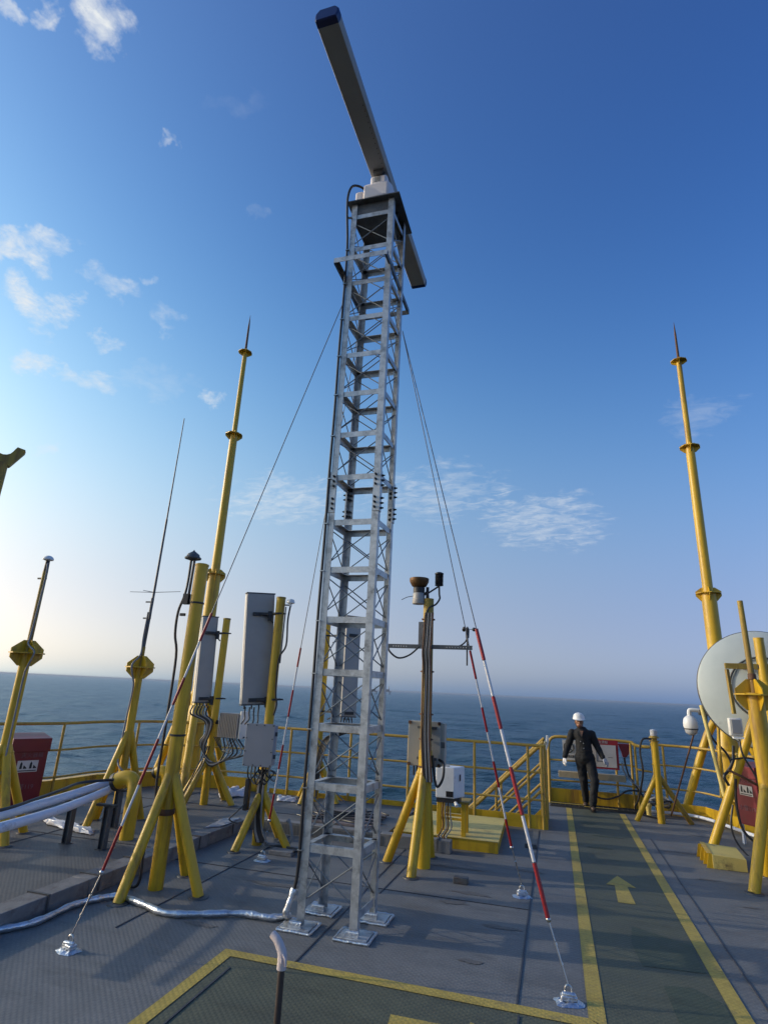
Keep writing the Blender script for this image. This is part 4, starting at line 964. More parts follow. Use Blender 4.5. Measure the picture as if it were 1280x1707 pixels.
# gate section at the back of the landing
GT = thing('railing', (0.7, 13.1, 0), 'yellow railing with rounded end post across the back of the landing behind the walking person', 'railing', 'yellow safety railings around the deck edge')
MB().path([(-.135, 13.1, 0), (-.13, 13.1, .9), (-.12, 13.1, 1.1), (-.07, 13.1, 1.2), (.04, 13.1, 1.245), (.3, 13.1, 1.25), (1.38, 13.1, 1.235), (1.5, 13.08, 1.20), (1.60, 13.05, 1.17), (1.8, 13.0, 1.17)], .030, 12, 5).build('top_rail', rail_y, GT)
for z_ in (.80, .42): MB().path([(-.13, 13.1, z_), (1.35, 13.1, z_), (1.55, 13.07, z_-.06), (1.8, 13.0, z_-.08)], .018, 10, 4).build('middle_rail', rail_y, GT)
for x_ in (1.16, 1.45, 1.53): MB().tube((x_, 13.09, 0), (x_, 13.09, 1.22), .024, .024, 12).build('post', rail_y, GT)
MB().bb((-.12, 13.13, .0), (1.72, 13.14, .27)).build('toe_board', yellow, GT, smooth=0)
railing([(1.8, 13.0), (2.62, 12.78), (3.10, 11.55), (3.62, 10.1), (5.0, 7.4), (5.7, 3.0)], 'yellow railing curving away on the right behind the dome camera and dish', 0.0, (.02, .13, .235, .36, .6, .8), .22, zt=1.22, mids=(.45, .86))
# white conduit along the right toe board
tag(MB().path([(1.62, 12.72, .06), (2.1, 12.72, .07), (2.52, 12.5, .07), (2.92, 11.5, .07), (3.42, 10.1, .07), (4.4, 8.2, .07)], .026, 10, 5).build('conduit', wpipe, loc=(1.6, 12.8, .05)), 'white conduit pipe running low along the right toe board', 'conduit')

# ================================================================== stairs beyond the back railing
SR = thing('stairway', (-.3, 11.2, 0), 'yellow stairway with pale sunlit handrails going down beyond the railing', 'stairs')
for (yy, nm) in ((10.75, 'handrail'), (11.75, 'handrail')):
    for dz, rr in ((0, .030), (-.36, .022), (-.70, .022)):
        MB().path([(-.19, yy, 1.20+dz), (-.30, yy, 1.17+dz), (-.42, yy, 1.06+dz), (-3.3, yy, -1.62+dz)], rr, 10, 4).build(nm, rail_y, SR)
    for k in range(5):
        x_ = -.24-.75*k; z_ = 1.19 if k == 0 else 1.06+(x_+.42)*.93
        MB().tube((x_, yy, z_-1.3), (x_, yy, z_), .022, .022, 10).build('stair_post', rail_y, SR)
    b = MB(); b.prism([(-.2, yy-.006, -.02), (-3.3, yy-.006, -2.9), (-3.3, yy-.006, -2.65), (-.2, yy-.006, .16)], (0,.012,0)); b.build('stringer', yellow, SR, smooth=0)
b = MB()
for k in range(9): b.bb((-.56-.28*k, 10.76, -.10-.26*k), (-.28-.28*k, 11.74, -.07-.26*k))
b.build('treads', galv_dark, SR, smooth=0)
MB().path([(-.165, 11.30, 1.12), (-.13, 11.30, 1.24), (-.12, 11.30, 1.36)], .028, 12, 3).build('white_grip', white_p, SR)

# landing grating
LDm = mat('dark_grating', (0.045, 0.043, 0.04), 0.7, var=0.3, vs=20, bump=0.6, bs=60)
b = MB(); b.bb((-.14, 12.66, .003), (1.62, 13.08, .012)); o = b.build('landing', LDm, smooth=0); o['kind'] = 'structure'
b = MB()
for k in range(16): b.bb((-.12, 12.68+.025*k, .013), (1.6, 12.685+.025*k, .030))
for k in range(20): b.bb((-.12+.088*k, 12.67, .0305), (-.112+.088*k, 13.07, .034))
o = b.build('landing_grating', LDm, smooth=0); o['kind'] = 'structure'
b = MB(); b.bb((-.14, 12.85, .036), (.5, 12.90, .042)); b.bb((.5, 12.72, .036), (1.1, 12.76, .042)); b.build('landing_marking', line_m, smooth=0)['kind'] = 'structure'

# beige board hung on the gate rail
tag(MB().bb((.05, 12.93, .50), (1.31, 13.05, .615)).build('plank_box', bench_m, bevel=.006, loc=(.7, 13.0, .5)), 'long beige plank box fixed low across the landing railing', 'plank')

# ================================================================== signs
def text_mesh(s_, size, m, parent, name, origin, xdir, updir, depth=.0015):
    cu = bpy.data.curves.new(name, 'FONT'); cu.body = s_; cu.size = size; cu.align_x = 'CENTER'; cu.align_y = 'CENTER'; cu.extrude = depth
    tmp = bpy.data.objects.new('tmp_text', cu); COL.objects.link(tmp)
    dg = bpy.context.evaluated_depsgraph_get(); dg.update()
    me = bpy.data.meshes.new_from_object(tmp.evaluated_get(dg)); bpy.data.objects.remove(tmp)
    x = Vector(xdir).normalized(); u = Vector(updir).normalized(); z = x.cross(u)
    M = Matrix((x, u, z)).transposed().to_4x4(); M.translation = Vector(origin)-off(parent)
    me.transform(M); me.materials.clear(); me.materials.append(m); me.name = name
    o = bpy.data.objects.new(name, me); COL.objects.link(o); o.parent = parent; return o
SG = thing('prohibition_sign', (.33, 13.05, .84), 'white prohibition sign with a crossed black ring, left of the walking person', 'sign')
MB().bb((.15, 13.055, .82), (.52, 13.062, 1.20)).build('plate', sign_w, SG, smooth=0)
b = MB(); ring = [(.27+.095*math.cos(a), 13.052, 1.06+.095*math.sin(a)) for a in [i*math.pi/10 for i in range(21)]]
b.path(ring, .011, 6, 0); b.tube((.205, 13.052, 1.12), (.335, 13.052, 1.0), .009, .009, 6); b.build('ring_symbol', sign_k, SG)
b = MB(); b.tube((.27, 13.052, 1.0), (.27, 13.052, 1.06), .012, .012, 6); b.tube((.27, 13.052, 1.06), (.235, 13.052, 1.11), .010, .010, 6); b.tube((.27, 13.052, 1.06), (.305, 13.052, 1.10), .010, .010, 6); b.build('figure_symbol', sign_k, SG)
b = MB(); b.bb((.18, 13.049, .87), (.37, 13.054, .915)); b.build('text_bar', sign_k, SG)
text_mesh('禁止跨越', .036, sign_w, SG, 'lettering', (.275, 13.0465, .893), (1,0,0), (0,0,1))
S2 = thing('notice_board', (.95, 13.05, .70), 'white notice board with dark red border and line drawing, right of the walking person', 'sign')
MB().bb((.60, 13.062, .70), (1.215, 13.070, 1.245)).build('border', sign_r, S2, smooth=0)
MB().bb((.64, 13.054, .735), (1.17, 13.061, 1.15)).build('panel', sign_w, S2, smooth=0)
b = MB()
for (x0, z0, x1, z1) in ((.80, .84, .80, 1.08), (.80, .84, .95, .84), (.95, .78, .95, .90), (.86, 1.0, .86, 1.06), (.80, 1.08, .90, 1.08), (1.02, .92, 1.10, .92), (.72, .80, .78, .80)):
    b.bb((x0-.004, 13.049, z0-.004), (x1+.004, 13.053, z1+.004))
b.build('line_drawing', sign_k, S2)
text_mesh('安全须知', .060, sign_w, S2, 'lettering', (.905, 13.0595, 1.197), (1,0,0), (0,0,1))
RH = thing('spray_nozzle_box', (1.33, 12.98, .95), 'dark red tapering box with a short nozzle hung on the landing railing', 'nozzle box')
MB().prism([(1.20, 12.93, 1.20), (1.42, 12.93, 1.20), (1.40, 12.93, 1.02), (1.34, 12.93, .95), (1.28, 12.93, .95), (1.26, 12.93, 1.05)], (0,.10,0)).build('body', red_box, RH, bevel=.01)
MB().tube((1.31, 12.98, .94), (1.32, 12.98, .80), .022, .016, 10).build('nozzle', black_metal, RH)
HZ = thing('hose', (1.4, 12.8, .3), 'coiled dark hoses draped over pipe stubs at the right of the landing', 'hose')
MB().path([(1.32, 12.97, .82), (1.37, 12.93, .62), (1.50, 12.9, .42), (1.62, 12.85, .22), (1.66, 12.8, .12)], .016, 8, 5).build('hose_run', blk, HZ)
MB().path([(1.26, 12.95, .85), (1.28, 12.93, .70), (1.42, 12.9, .52), (1.58, 12.86, .40), (1.64, 12.8, .2)], .014, 8, 5).build('hose_run', greycab, HZ)
for k in range(6):
    c = Vector((1.80+random.uniform(-.04,.04), 12.62+random.uniform(-.05,.05), .20+.022*k)); rx = .20+random.uniform(-.03,.03)
    MB().path([tuple(c+Vector((rx*math.cos(a), rx*.6*math.sin(a), .03*math.sin(2*a+k)))) for a in [i*math.pi/8 for i in range(17)]], .014, 8, 2).build('coil', (blk, greycab, greycab)[k % 3], HZ)
MB().path([(.62, 13.06, .38), (.75, 13.0, .20), (.95, 12.98, .17), (1.15, 12.98, .24), (1.35, 12.95, .36), (1.7, 12.9, .36)], .016, 8, 6).build('hose_run', blk, HZ)
for (x_, y_) in ((1.62, 12.55), (1.80, 12.52)):
    tag(MB().lathe((x_, y_, .001), [(.06, 0), (.055, .02), (.04, .03), (.045, .14), (.065, .20), (.05, .22)], 14).build('pipe_stub', plate_y, loc=(x_, y_, 0)), 'short flared yellow pipe stub under the coiled hoses, ' + ('left one' if x_ < 1.7 else 'right one'), 'pipe stub', 'pipe stubs under the coiled hoses')

# ================================================================== beacon post H
hx, hy = 1.74, 12.0
H_ = thing('beacon_post', (hx, hy, 0), 'short yellow post with a clear beacon lamp at its tip, right of the landing', 'beacon post')
MB().tube((hx,hy,.0), (hx,hy,1.33), .062, .062, 18).build('pole', yellow, H_)
for (a, sp_) in ((-75, .0), (180, .40), (20, .55)):
    v = yv(R(a)); 
    if sp_: MB().tube((hx,hy,.80), tuple(Vector((hx,hy,.0))+v*sp_), .045, .045, 14).build('leg', yellow if a != 20 else yellow_old, H_)
MB().lathe((hx,hy,1.33), [(.075,0), (.085,.006), (.085,.018), (.05,.022), (.05,.06), (.09,.065), (.09,.08), (.06,.085), (.06,.10)], 18).build('lamp_base', yellow_old, H_)
MB().lathe((hx,hy,1.432), [(.058,0), (.06,.02), (.06,.09), (.045,.105), (.004,.11)], 18).build('beacon_lamp', dome_glass, H_)
MB().path([(hx-.05,hy-.06,1.38), (hx-.20,hy-.06,1.36), (hx-.26,hy-.05,1.15), (hx-.24,hy-.05,.8), (hx-.33,hy+.1,.35), (hx-.38,hy+.3,.16), (hx-.25,hy+.3,.06), (hx+.1,hy+.2,.03)], .017, 8, 6).build('cable', blk, H_)

# ================================================================== dome camera on its arm
DC = thing('dome_camera', (2.2, 11.3, 1.55), 'white dome security camera hanging from a bracket beside the dish', 'security camera')
kx, ky = 2.2125, 11.2
MB().lathe((kx,ky,1.62), [(.100,0), (.112,.03), (.112,.10), (.095,.16), (.05,.20), (.02,.21)], 22).build('housing', white_p, DC)
MB().lathe((kx,ky,1.605), [(.108,0), (.112,.006), (.112,.014)], 22).build('seam_ring', black_metal, DC)
MB().sph((kx,ky,1.602), .100, 20, 12, (1,1,.92)).build('lens_dome', dome_glass, DC)
MB().path([(kx,ky,1.82), (kx,ky,1.88), (kx+.04,ky,1.92), (kx+.28,ky,1.90)], .034, 10, 5).build('arm', white_p, DC)
MB().bb((kx+.14,ky-.05,1.84), (kx+.32,ky+.03,1.93)).build('bracket', galv_dark, DC, bevel=.01)
MB().path([(kx+.25,ky-.03,1.88), (kx+.24,ky-.04,1.65), (kx+.32,ky-.04,1.45), (kx+.46,ky-.02,1.30), (kx+.54,ky,1.12), (kx+.56,ky,.75), (kx+.66,ky-.1,.4)], .018, 8, 5).build('cable', blk, DC)
tag(MB().tube((kx+.03,ky+.02,1.51), (1.9028, 12.0, 0.1345), .014, .014, 8).build('thin_brace', brown, loc=(kx,ky,1.5)), 'thin brown rod slanting from under the dome camera to the toe board', 'rod')
PC = thing('camera_pole', (2.85, 11.0, 0), 'slim leaning yellow pipe carrying the dome camera beside the dish', 'pole')
MB().tube((2.3543, 10.95, 1.9976), (2.4543, 10.6, 0.6886), .030, .030, 12).build('pole', plate_y, PC)
MB().tube((2.589, 11.0, 1.7848), (2.4567, 10.8, 0.6431), .024, .024, 10).build('back_pole', yellow, PC)

# ================================================================== dish on its post, right
gx1, gy1 = 3.1751, 10.4355
T = thing('antenna_post', (gx1, gy1, 0), 'plain yellow pipe post with splayed legs at the right edge, carrying the dish', 'antenna post', 'yellow tripod posts standing on the deck')
MB().tube((gx1,gy1,0), (gx1,gy1,3.05), .072, .072, 18).lathe((gx1,gy1,3.05), [(.074,0), (.074,.012), (.05,.016)], 18).build('pole', yellow, T)
for q in ((2.19, 10.50), (gx1-.10, gy1+.95), (gx1+.9, gy1-.1), (gx1+.1, gy1-.85)):
    MB().tube((gx1,gy1,2.42) if q[0] > 2.5 else (gx1-.05,gy1,2.25), (*q, 0), .066 if q[0] < 2.5 else .06, .066 if q[0] < 2.5 else .06, 16).build('leg', yellow, T)
DI = thing('dish_antenna', (3.2, 10.62, 1.35), 'big round white dish seen from behind, cut by the right edge of the photo', 'dish antenna')
dc = Vector((3.2294, 10.75, 2.2887)); dn = Vector((-.12, -.98, .05)).normalized()   # back of the dish looks this way
rd = .90
MB().lathe(dc, [(rd, -.10), (rd+.015, -.07), (rd+.015, 0), (rd*.985, .02), (rd*.72, .10), (rd*.52, .135), (rd*.50, .16), (rd*.49, .135), (rd*.30, .17), (rd*.06, .18)], 64, axis=dn).build('reflector', dish_m, DI, smooth=30)
MB().lathe(dc, [(rd*1.012, -.105), (rd*1.03, -.09), (rd*1.03, -.02), (rd*1.012, -.01)], 64, axis=dn).build('rim', galv_dark, DI, smooth=30)
ringp = []
for i in range(41):
    a = 2*math.pi*i/40; Q = dn.to_track_quat('Z', 'Y').to_matrix(); ringp.append(tuple(dc + Q @ Vector((rd*.53*math.cos(a), rd*.53*math.sin(a), .15))))
MB().path(ringp, .014, 8, 0).build('mount_ring', galv_dark, DI)
fy0 = dc.y-.30
b = MB(); tl = Vector((2.6438, 10.42, 2.6156)); lo_ = Vector((2.6874, 10.42, 1.8961))
b.bar(tl, tl+Vector((1.1,.02,.0)), .05, .085); b.bar(tl+Vector((.03,.03,-.05)), lo_, .05, .045); b.bar(tl+Vector((.95,.03,-.05)), lo_+Vector((.75,0,0)), .05, .045)
b.build('mount_frame', yellow_old, DI, bevel=.004)
b = MB(); b.bar(tl+Vector((.3,.03,0)), tl+Vector((.3,.25,0)), .05, .05); b.bar(tl+Vector((.8,.03,0)), tl+Vector((.8,.25,0)), .05, .05); b.bar(tl+Vector((.45,.0,0)), (gx1, gy1, tl.z), .05, .05); b.build('standoff', galv_dark, DI)
b = MB(); uz = Vector((2.6495, 10.3, 1.7081)); b.box(uz, (.19,.08,.26), rotz(.1)); b.build('transceiver', panel_w, DI, bevel=.02)
MB().box(uz+Vector((.005,-.05,.01)), (.13,.01,.20), rotz(.1)).build('transceiver_cover', panel_g, DI, bevel=.01)
MB().box(uz+Vector((.02,0,-.15)), (.14,.07,.03)).build('transceiver_base', white_p, DI)
MB().path([tuple(uz+Vector((.03,0,-.17))), tuple(uz+Vector((.05,-.02,-.40))), tuple(uz+Vector((.20,-.02,-.75))), tuple(uz+Vector((.22,0,-1.2)))], .014, 8, 5).build('cable', blk, DI)

# flanged post R
rx_, ry_ = 2.4781, 8.5936
R_ = thing('antenna_post', (rx_, ry_, 0), 'flanged yellow post with thin upper pipe standing in front of the white dish', 'antenna post', 'yellow tripod posts standing on the deck')
MB().tube((rx_,ry_,0), (rx_,ry_,2.18), .098, .098, 22).build('lower_pole', yellow, R_)
MB().tube((rx_,ry_,2.18), (rx_-.015,ry_,3.36), .037, .034, 14).build('upper_pole', yellow_old, R_)
MB().lathe((rx_,ry_,2.34), [(.038,0), (.048,.01), (.048,.07), (.038,.08)], 14).build('rust_band', brown, R_)
flange(R_, rx_, ry_, 2.16, .098, .235, .19, ru=.037)
tripod_legs(R_, rx_, ry_, 0, 1.15, .50, (-140, -45, 90), .062)

# cables around the right legs
RCB = thing('cable_bundle', (2.5, 10.4, .8), 'black cables strapped to the yellow leg beside the red box on the right', 'cable bundle')
k0 = Vector((2.5, 10.4, 1.0746))
MB().path([tuple(k0+Vector((.14,.1,.35))), tuple(k0+Vector((.08,0,.14))), tuple(k0), tuple(k0+Vector((-.07,-.03,-.08))), tuple(k0+Vector((-.02,-.02,-.20)))], .022, 8, 4).build('cable', blk, RCB)
MB().path([tuple(k0+Vector((-.02,-.1,.02))), tuple(k0+Vector((.15,-.12,-.06))), tuple(k0+Vector((.33,-.05,-.15))), tuple(k0+Vector((.45,0,-.2)))], .018, 8, 4).build('strap', brown, RCB)
MB().path([tuple(k0+Vector((.08,-.02,-.1))), tuple(k0+Vector((.06,.02,-.5))), tuple(k0+Vector((.14,.02,-.85))), tuple(k0+Vector((.5,.0,-1.05))), tuple(k0+Vector((.9,0,-1.07)))], .018, 8, 5).build('cable', blk, RCB)
MB().path([tuple(k0+Vector((-.02,-.1,-.45))), tuple(k0+Vector((-.08,-.12,-.75))), tuple(k0+Vector((.0,-.15,-1.0))), tuple(k0+Vector((.2,-.3,-1.16))), tuple(k0+Vector((.55,-.2,-1.16))), tuple(k0+Vector((.75,.1,-1.1)))], .014, 8, 5).build('cable', blk, RCB)
MB().path([tuple(k0+Vector((.05,.0,.16))), tuple(k0+Vector((.3,.0,.20))), tuple(k0+Vector((.6,.0,.12)))], .012, 8, 5).build('cable', blk, RCB)

# ================================================================== red extinguisher boxes
def red_chest(c, w, dpt, z0, h, yaw, label, legs=False):
    T = thing('extinguisher_box', (c[0], c[1], z0), label, 'fire box', 'dark red fire extinguisher boxes by the railings')
    M = rotz(R(yaw)); C_0 = Vector((c[0], c[1], 0))
    def W(x, y, z): return C_0 + M @ Vector((x, y, z))
    prof = [(-dpt/2, z0), (-dpt/2, z0+h*.92), (-dpt/2-.02, z0+h*.93), (-dpt/2-.015, z0+h), (dpt/2, z0+h*1.04), (dpt/2, z0)]
    MB().prism([W(-w/2, y, z) for y, z in prof], M @ Vector((w, 0, 0))).build('chest', red_box, T, bevel=.012)
    MB().prism([W(-w/2-.012, y, z) for y, z in ((-dpt/2-.028, z0+h*.80), (-dpt/2-.028, z0+h*1.0), (dpt/2, z0+h*1.055), (dpt/2, z0+h*1.035), (-dpt/2-.0, z0+h*.985), (-dpt/2-.010, z0+h*.80))], M @ Vector((w+.024, 0, 0))).build('lid', red_box, T, bevel=.005)
    fyy = -dpt/2-.002
    MB().prism([W(-w*.28, fyy, z0+h*.50), W(w*.28, fyy, z0+h*.50), W(w*.28, fyy, z0+h*.67), W(-w*.28, fyy, z0+h*.67)], M @ Vector((0, -.002, 0))).build('label_sticker', sign_w, T, smooth=0)
    b_ = MB()
    for sx in (-.16, .10):
        x0 = w*sx; zz0 = z0+h*.55
        b_.prism([W(x0-.025, fyy-.003, zz0), W(x0+.01, fyy-.003, zz0), W(x0+.01, fyy-.003, zz0+.07), W(x0-.005, fyy-.003, zz0+.10), W(x0-.02, fyy-.003, zz0+.07)], M @ Vector((0, -.0015, 0)))
        b_.prism([W(x0+.025, fyy-.003, zz0+.0), W(x0+.075, fyy-.003, zz0+.0), W(x0+.07, fyy-.003, zz0+.015), W(x0+.03, fyy-.003, zz0+.05)], M @ Vector((0, -.0015, 0)))
    b_.prism([W(-w*.25, fyy-.003, z0+h*.513), W(w*.25, fyy-.003, z0+h*.513), W(w*.25, fyy-.003, z0+h*.527), W(-w*.25, fyy-.003, z0+h*.527)], M @ Vector((0, -.0015, 0)))
    b_.build('label_print', sign_k, T, smooth=0)
    xd = M @ Vector((1,0,0))
    text_mesh('灭火器箱', .075, faint_print, T, 'lettering', W(w*.08, fyy-.002, z0+h*.745), xd, (0,0,1))
    text_mesh('火警119', .085, faint_print, T, 'lettering', W(-w*.02, fyy-.002, z0+h*.28), xd, (0,0,1))
    if legs:
        for x_ in (-w/2+.03, w/2-.03):
            for y_ in (-dpt/2+.03, dpt/2-.03): MB().box(W(x_, y_, z0/2), (.035, .035, z0-.002), M).build('leg', wpipe, T)
    return T
red_chest((-7.7386, 7.4819), .50, .42, ZR+.02, .93, 62, 'dark red fire extinguisher box beside the leftmost yellow post')
red_chest((2.9962, 10.95), .42, .42, .28, .84, -58, 'dark red fire extinguisher box on legs behind the flanged post on the right', True)

# ================================================================== yellow ribbed block on deck
YB = thing('yellow_footing', (2.1, 9.5, 0), 'low yellow ribbed footing box on the grey deck beside the right walkway line', 'footing box')
b = MB(); b.prism([(1.90, 9.19, 0.002), (2.29, 9.19, .002), (2.29, 9.19, .145), (1.90, 9.19, .165)], (.06, .68, 0)); b.build('block', plate_y, YB, bevel=.004)
b = MB()
for k in range(4): b.prism([(1.825, 9.20+.19*k, .002), (1.899, 9.20+.19*k, .002), (1.899, 9.20+.19*k, .166), (1.86, 9.20+.19*k, .166)], (0, .012, 0))
b.prism([(1.84, 9.20, .167), (1.899, 9.20, .167), (1.955, 9.87, .167), (1.90, 9.87, .167)], (0, 0, .006)); b.build('ribs', yellow, YB, smooth=0)
tag(MB().bb((-1.14, 7.15, .001), (-.98, 7.24, .065)).build('steel_block', galv_dark, bevel=.006, loc=(-1.06, 7.2, 0)), 'small dark steel block on the deck right of the weather mast legs', 'steel block')
tag(MB().bb((-.46, 9.14, .001), (-.30, 9.22, .05)).build('steel_block', galv_dark, bevel=.006, loc=(-.38, 9.18, 0)), 'small dark steel block on the deck just right of the yellow platform', 'steel block')

# ================================================================== white wrapped pipes on supports
EL = thing('pipe_elbow', (-5.55, 6.85, ZR), 'thick yellow pipe bending left, where the two white wrapped pipes begin', 'pipe elbow')
e0 = Vector((-5.0852, 6.6742, 0.12))
MB().path([tuple(e0), tuple(e0+Vector((0,0,.35))), tuple(e0+Vector((-.01,.02,.52))), tuple(e0+Vector((-.07,.05,.63))), tuple(e0+Vector((-.18,.05,.66))), tuple(e0+Vector((-.30,.03,.62)))], lambda t_: .085+.02*max(0, t_-.5)*2, 18, 6).build('elbow', yellow, EL)
MB().path([tuple(e0+Vector((-.285,.03,.625))), tuple(e0+Vector((-.33,.028,.605)))], .11, 18, 0).build('mouth_ring', black_metal, EL)
E2 = thing('pipe_elbow', (-5.9, 7.9, ZR), 'shorter yellow pipe elbow half hidden behind the thickest post, its dark mouth facing left', 'pipe elbow')
e1 = Vector((-5.4798, 7.9, 0.3656))
MB().path([(e1.x, e1.y, ZR), (e1.x, e1.y, .5), (e1.x-.02, e1.y, .66), (e1.x-.12, e1.y, .72), (e1.x-.20, e1.y, .69)], .075, 16, 6).build('elbow', yellow, E2)
MB().path([(e1.x-.19, e1.y, .69), (e1.x-.225, e1.y, .675)], .082, 16, 0).build('mouth_ring', black_metal, E2)
m0 = e0+Vector((-.30,.03,.62))
def wp(dy, dz, r_, lbl):
    pts = [tuple(m0+Vector((.06,dy,dz))), tuple(m0+Vector((-.05,-.05+dy,dz-.005))), (-5.72, 6.35+dy, .66+dz), (-5.74, 5.3+dy, .64+dz), (-5.55, 4.0+dy, .64+dz), (-5.3, 2.0+dy, .64+dz)]
    return pts
tag(MB().path([(-5.5245, 6.8108, 0.64), (-5.3736, 6.4478, 0.64), (-5.0595, 5.482, 0.64), (-4.9178, 4.6481, 0.64), (-4.8785, 3.7813, 0.64)], .046, 14, 5).build('wrapped_pipe', wpipe, loc=(-5.5245, 6.8108, 0.64)), 'nearer of the two thick white wrapped pipes running left from the yellow elbow', 'pipe', 'white wrapped pipes on supports')
tag(MB().path([(-5.5541, 6.7883, 0.69), (-5.5438, 6.5752, 0.69), (-5.3184, 5.7298, 0.69), (-5.1492, 4.8349, 0.69), (-5.0575, 3.8914, 0.69)], .046, 14, 5).build('wrapped_pipe', wpipe, loc=(-5.5541, 6.7883, 0.69)), 'further of the two thick white wrapped pipes running left from the yellow elbow', 'pipe', 'white wrapped pipes on supports')
tag(MB().path([(-5.318, 6.5536, 0.78), (-5.4263, 6.369, 0.78), (-5.4694, 6.1268, 0.78), (-5.3126, 5.7416, 0.78), (-5.1205, 5.1971, 0.78), (-4.9601, 4.6457, 0.78), (-4.9326, 3.7788, 0.78)], .016, 8, 5).build('loose_cable', blk, loc=(-5.318, 6.5536, 0.78)), 'black cable lying on top of the white wrapped pipes', 'cable')

for i, (x_, y_) in enumerate(((-5.0254, 6.1929), (-5.557, 6.2148), (-5.6036, 7.0637))):
    T = thing('pipe_support', (x_, y_, ZR), ('dark steel support leg under the white pipes, nearest the yellow elbow', 'dark steel support leg under the white pipes, left of the nearest one', 'dark steel support leg behind the yellow elbow')[i], 'pipe support', 'steel supports under the white pipes')
    b = MB(); b.bb((x_-.035, y_-.004, ZR+.008), (x_+.035, y_+.004, .56+.02*0)); b.bb((x_-.036, y_-.035, ZR+.008), (x_-.029, y_+.035, .56)); b.bb((x_+.029, y_-.035, ZR+.008), (x_+.036, y_+.035, .56)); b.build('leg', galv_dark, T)
    MB().bb((x_-.16, y_-.03, .561), (x_+.10, y_+.03, .585)).build('saddle', black_metal, T)
    MB().bb((x_-.06, y_-.05, ZR+.001), (x_+.06, y_+.05, ZR+.0075)).build('base_plate', galv_dark, T)

# ================================================================== foil-wrapped hose across the deck
tag(MB().path([(-4.4421, 4.1937, 0.032), (-4.3374, 4.3145, 0.032), (-4.2126, 4.5419, 0.032), (-4.2234, 4.9392, 0.032), (-4.1402, 5.1764, 0.032), (-4.0018, 5.2913, 0.032), (-3.6752, 5.2165, 0.032), (-3.3824, 5.124, 0.032), (-3.1063, 5.2151, 0.032), (-2.7783, 5.3749, 0.032), (-2.4907, 5.3946, 0.032), (-2.3633, 5.4959, 0.032), (-2.3, 5.3, 0.12), (-2.255, 5.335, 0.3)], lambda t_: .027+.003*math.sin(t_*90)+.002*math.sin(t_*211), 12, 10).build('foil_hose', foil, loc=(-4.4421, 4.1937, 0.032)), 'crinkled silver foil-wrapped hose snaking across the deck to the foot of the tower', 'hose')

# plastic sheets and planks on the raised deck
def sheet(name, corners, z, label, m, amp=.03, n=14, cat='plastic sheet', group=None, thick=.004):
    a, b_, c, d_2 = [Vector((*p, 0)) for p in corners]; mb = MB(); vs = []
    for i in range(n):
        for j in range(n):
            u, v = i/(n-1), j/(n-1); p = a.lerp(b_, u).lerp(d_2.lerp(c, u), v)
            e = 1 if 0 < i < n-1 and 0 < j < n-1 else .2
            vs.append((p.x+random.uniform(-.01,.01), p.y+random.uniform(-.01,.01), z+.004+abs(math.sin(u*7+v*4+random.uniform(-.6,.6)))*amp*e))
    mb.add(vs, [(i*n+j, (i+1)*n+j, (i+1)*n+j+1, i*n+j+1) for i in range(n-1) for j in range(n-1)])
    o = mb.build(name, m, loc=(a.x, a.y, z)); s = o.modifiers.new('t', 'SOLIDIFY'); s.thickness = thick; return tag(o, label, cat, group)
g = 'white plastic sheets lying on the raised deck'
def gq(*pix): pass
sheet('plastic_sheet', [(-6.8694, 7.0986), (-5.6775, 6.8052), (-5.5461, 6.5992), (-6.4044, 6.7855)], ZR, 'crumpled white plastic strip on the raised deck under the white pipes', plastic_w, .05, group=g)
sheet('plastic_sheet', [(-5.9194, 10.1358), (-5.511, 10.3929), (-5.1784, 9.8987), (-5.4901, 9.4532)], ZR, 'crumpled white plastic sheet round the far leg foot of the slim post', plastic_w, .09, group=g)
sheet('plastic_sheet', [(-4.7602, 10.1534), (-4.3764, 10.1234), (-4.2611, 9.8185), (-4.5669, 9.7585)], ZR, 'white plastic sheet lying left of the lattice tower by the toe board', plastic_w, .04, group=g)
sheet('plastic_sheet', [(-4.5073, 7.4601), (-4.6003, 8.0917), (-4.3799, 8.2126), (-4.3409, 7.6614)], ZR+.03, 'flattened grey-white sheet on the trunking corner behind the thickest post', box_g, .01, group=g)
def planks():
    T = thing('plank_stack', (-3.2, 9.0, ZR), 'old boards laid on the raised deck behind the left leg of the tower', 'planks')
    for k in range(4): MB().bb((-3.55, 8.62+.22*k, ZR+.002), (-2.55, 8.80+.22*k, ZR+.03+.004*(k % 2))).build('board', wood, T, bevel=.003)
planks()
for k in range(5):
    y_ = 8.60+.17*k
    cable('loose_cable', [(-3.75+.05*k, y_+.15, ZR+.05), (-3.45, y_+.02, ZR+.05), (-3.1, y_+.12-.04*k, ZR+.05), (-2.75, y_+.05*k, ZR+.06), (-2.5, y_+.1, ZR+.05)], .012,
          ('front-most', 'second from the front', 'middle', 'second from the back', 'rearmost')[k] + ' of the black cables lying on the old boards', group='black cables lying on the old boards')
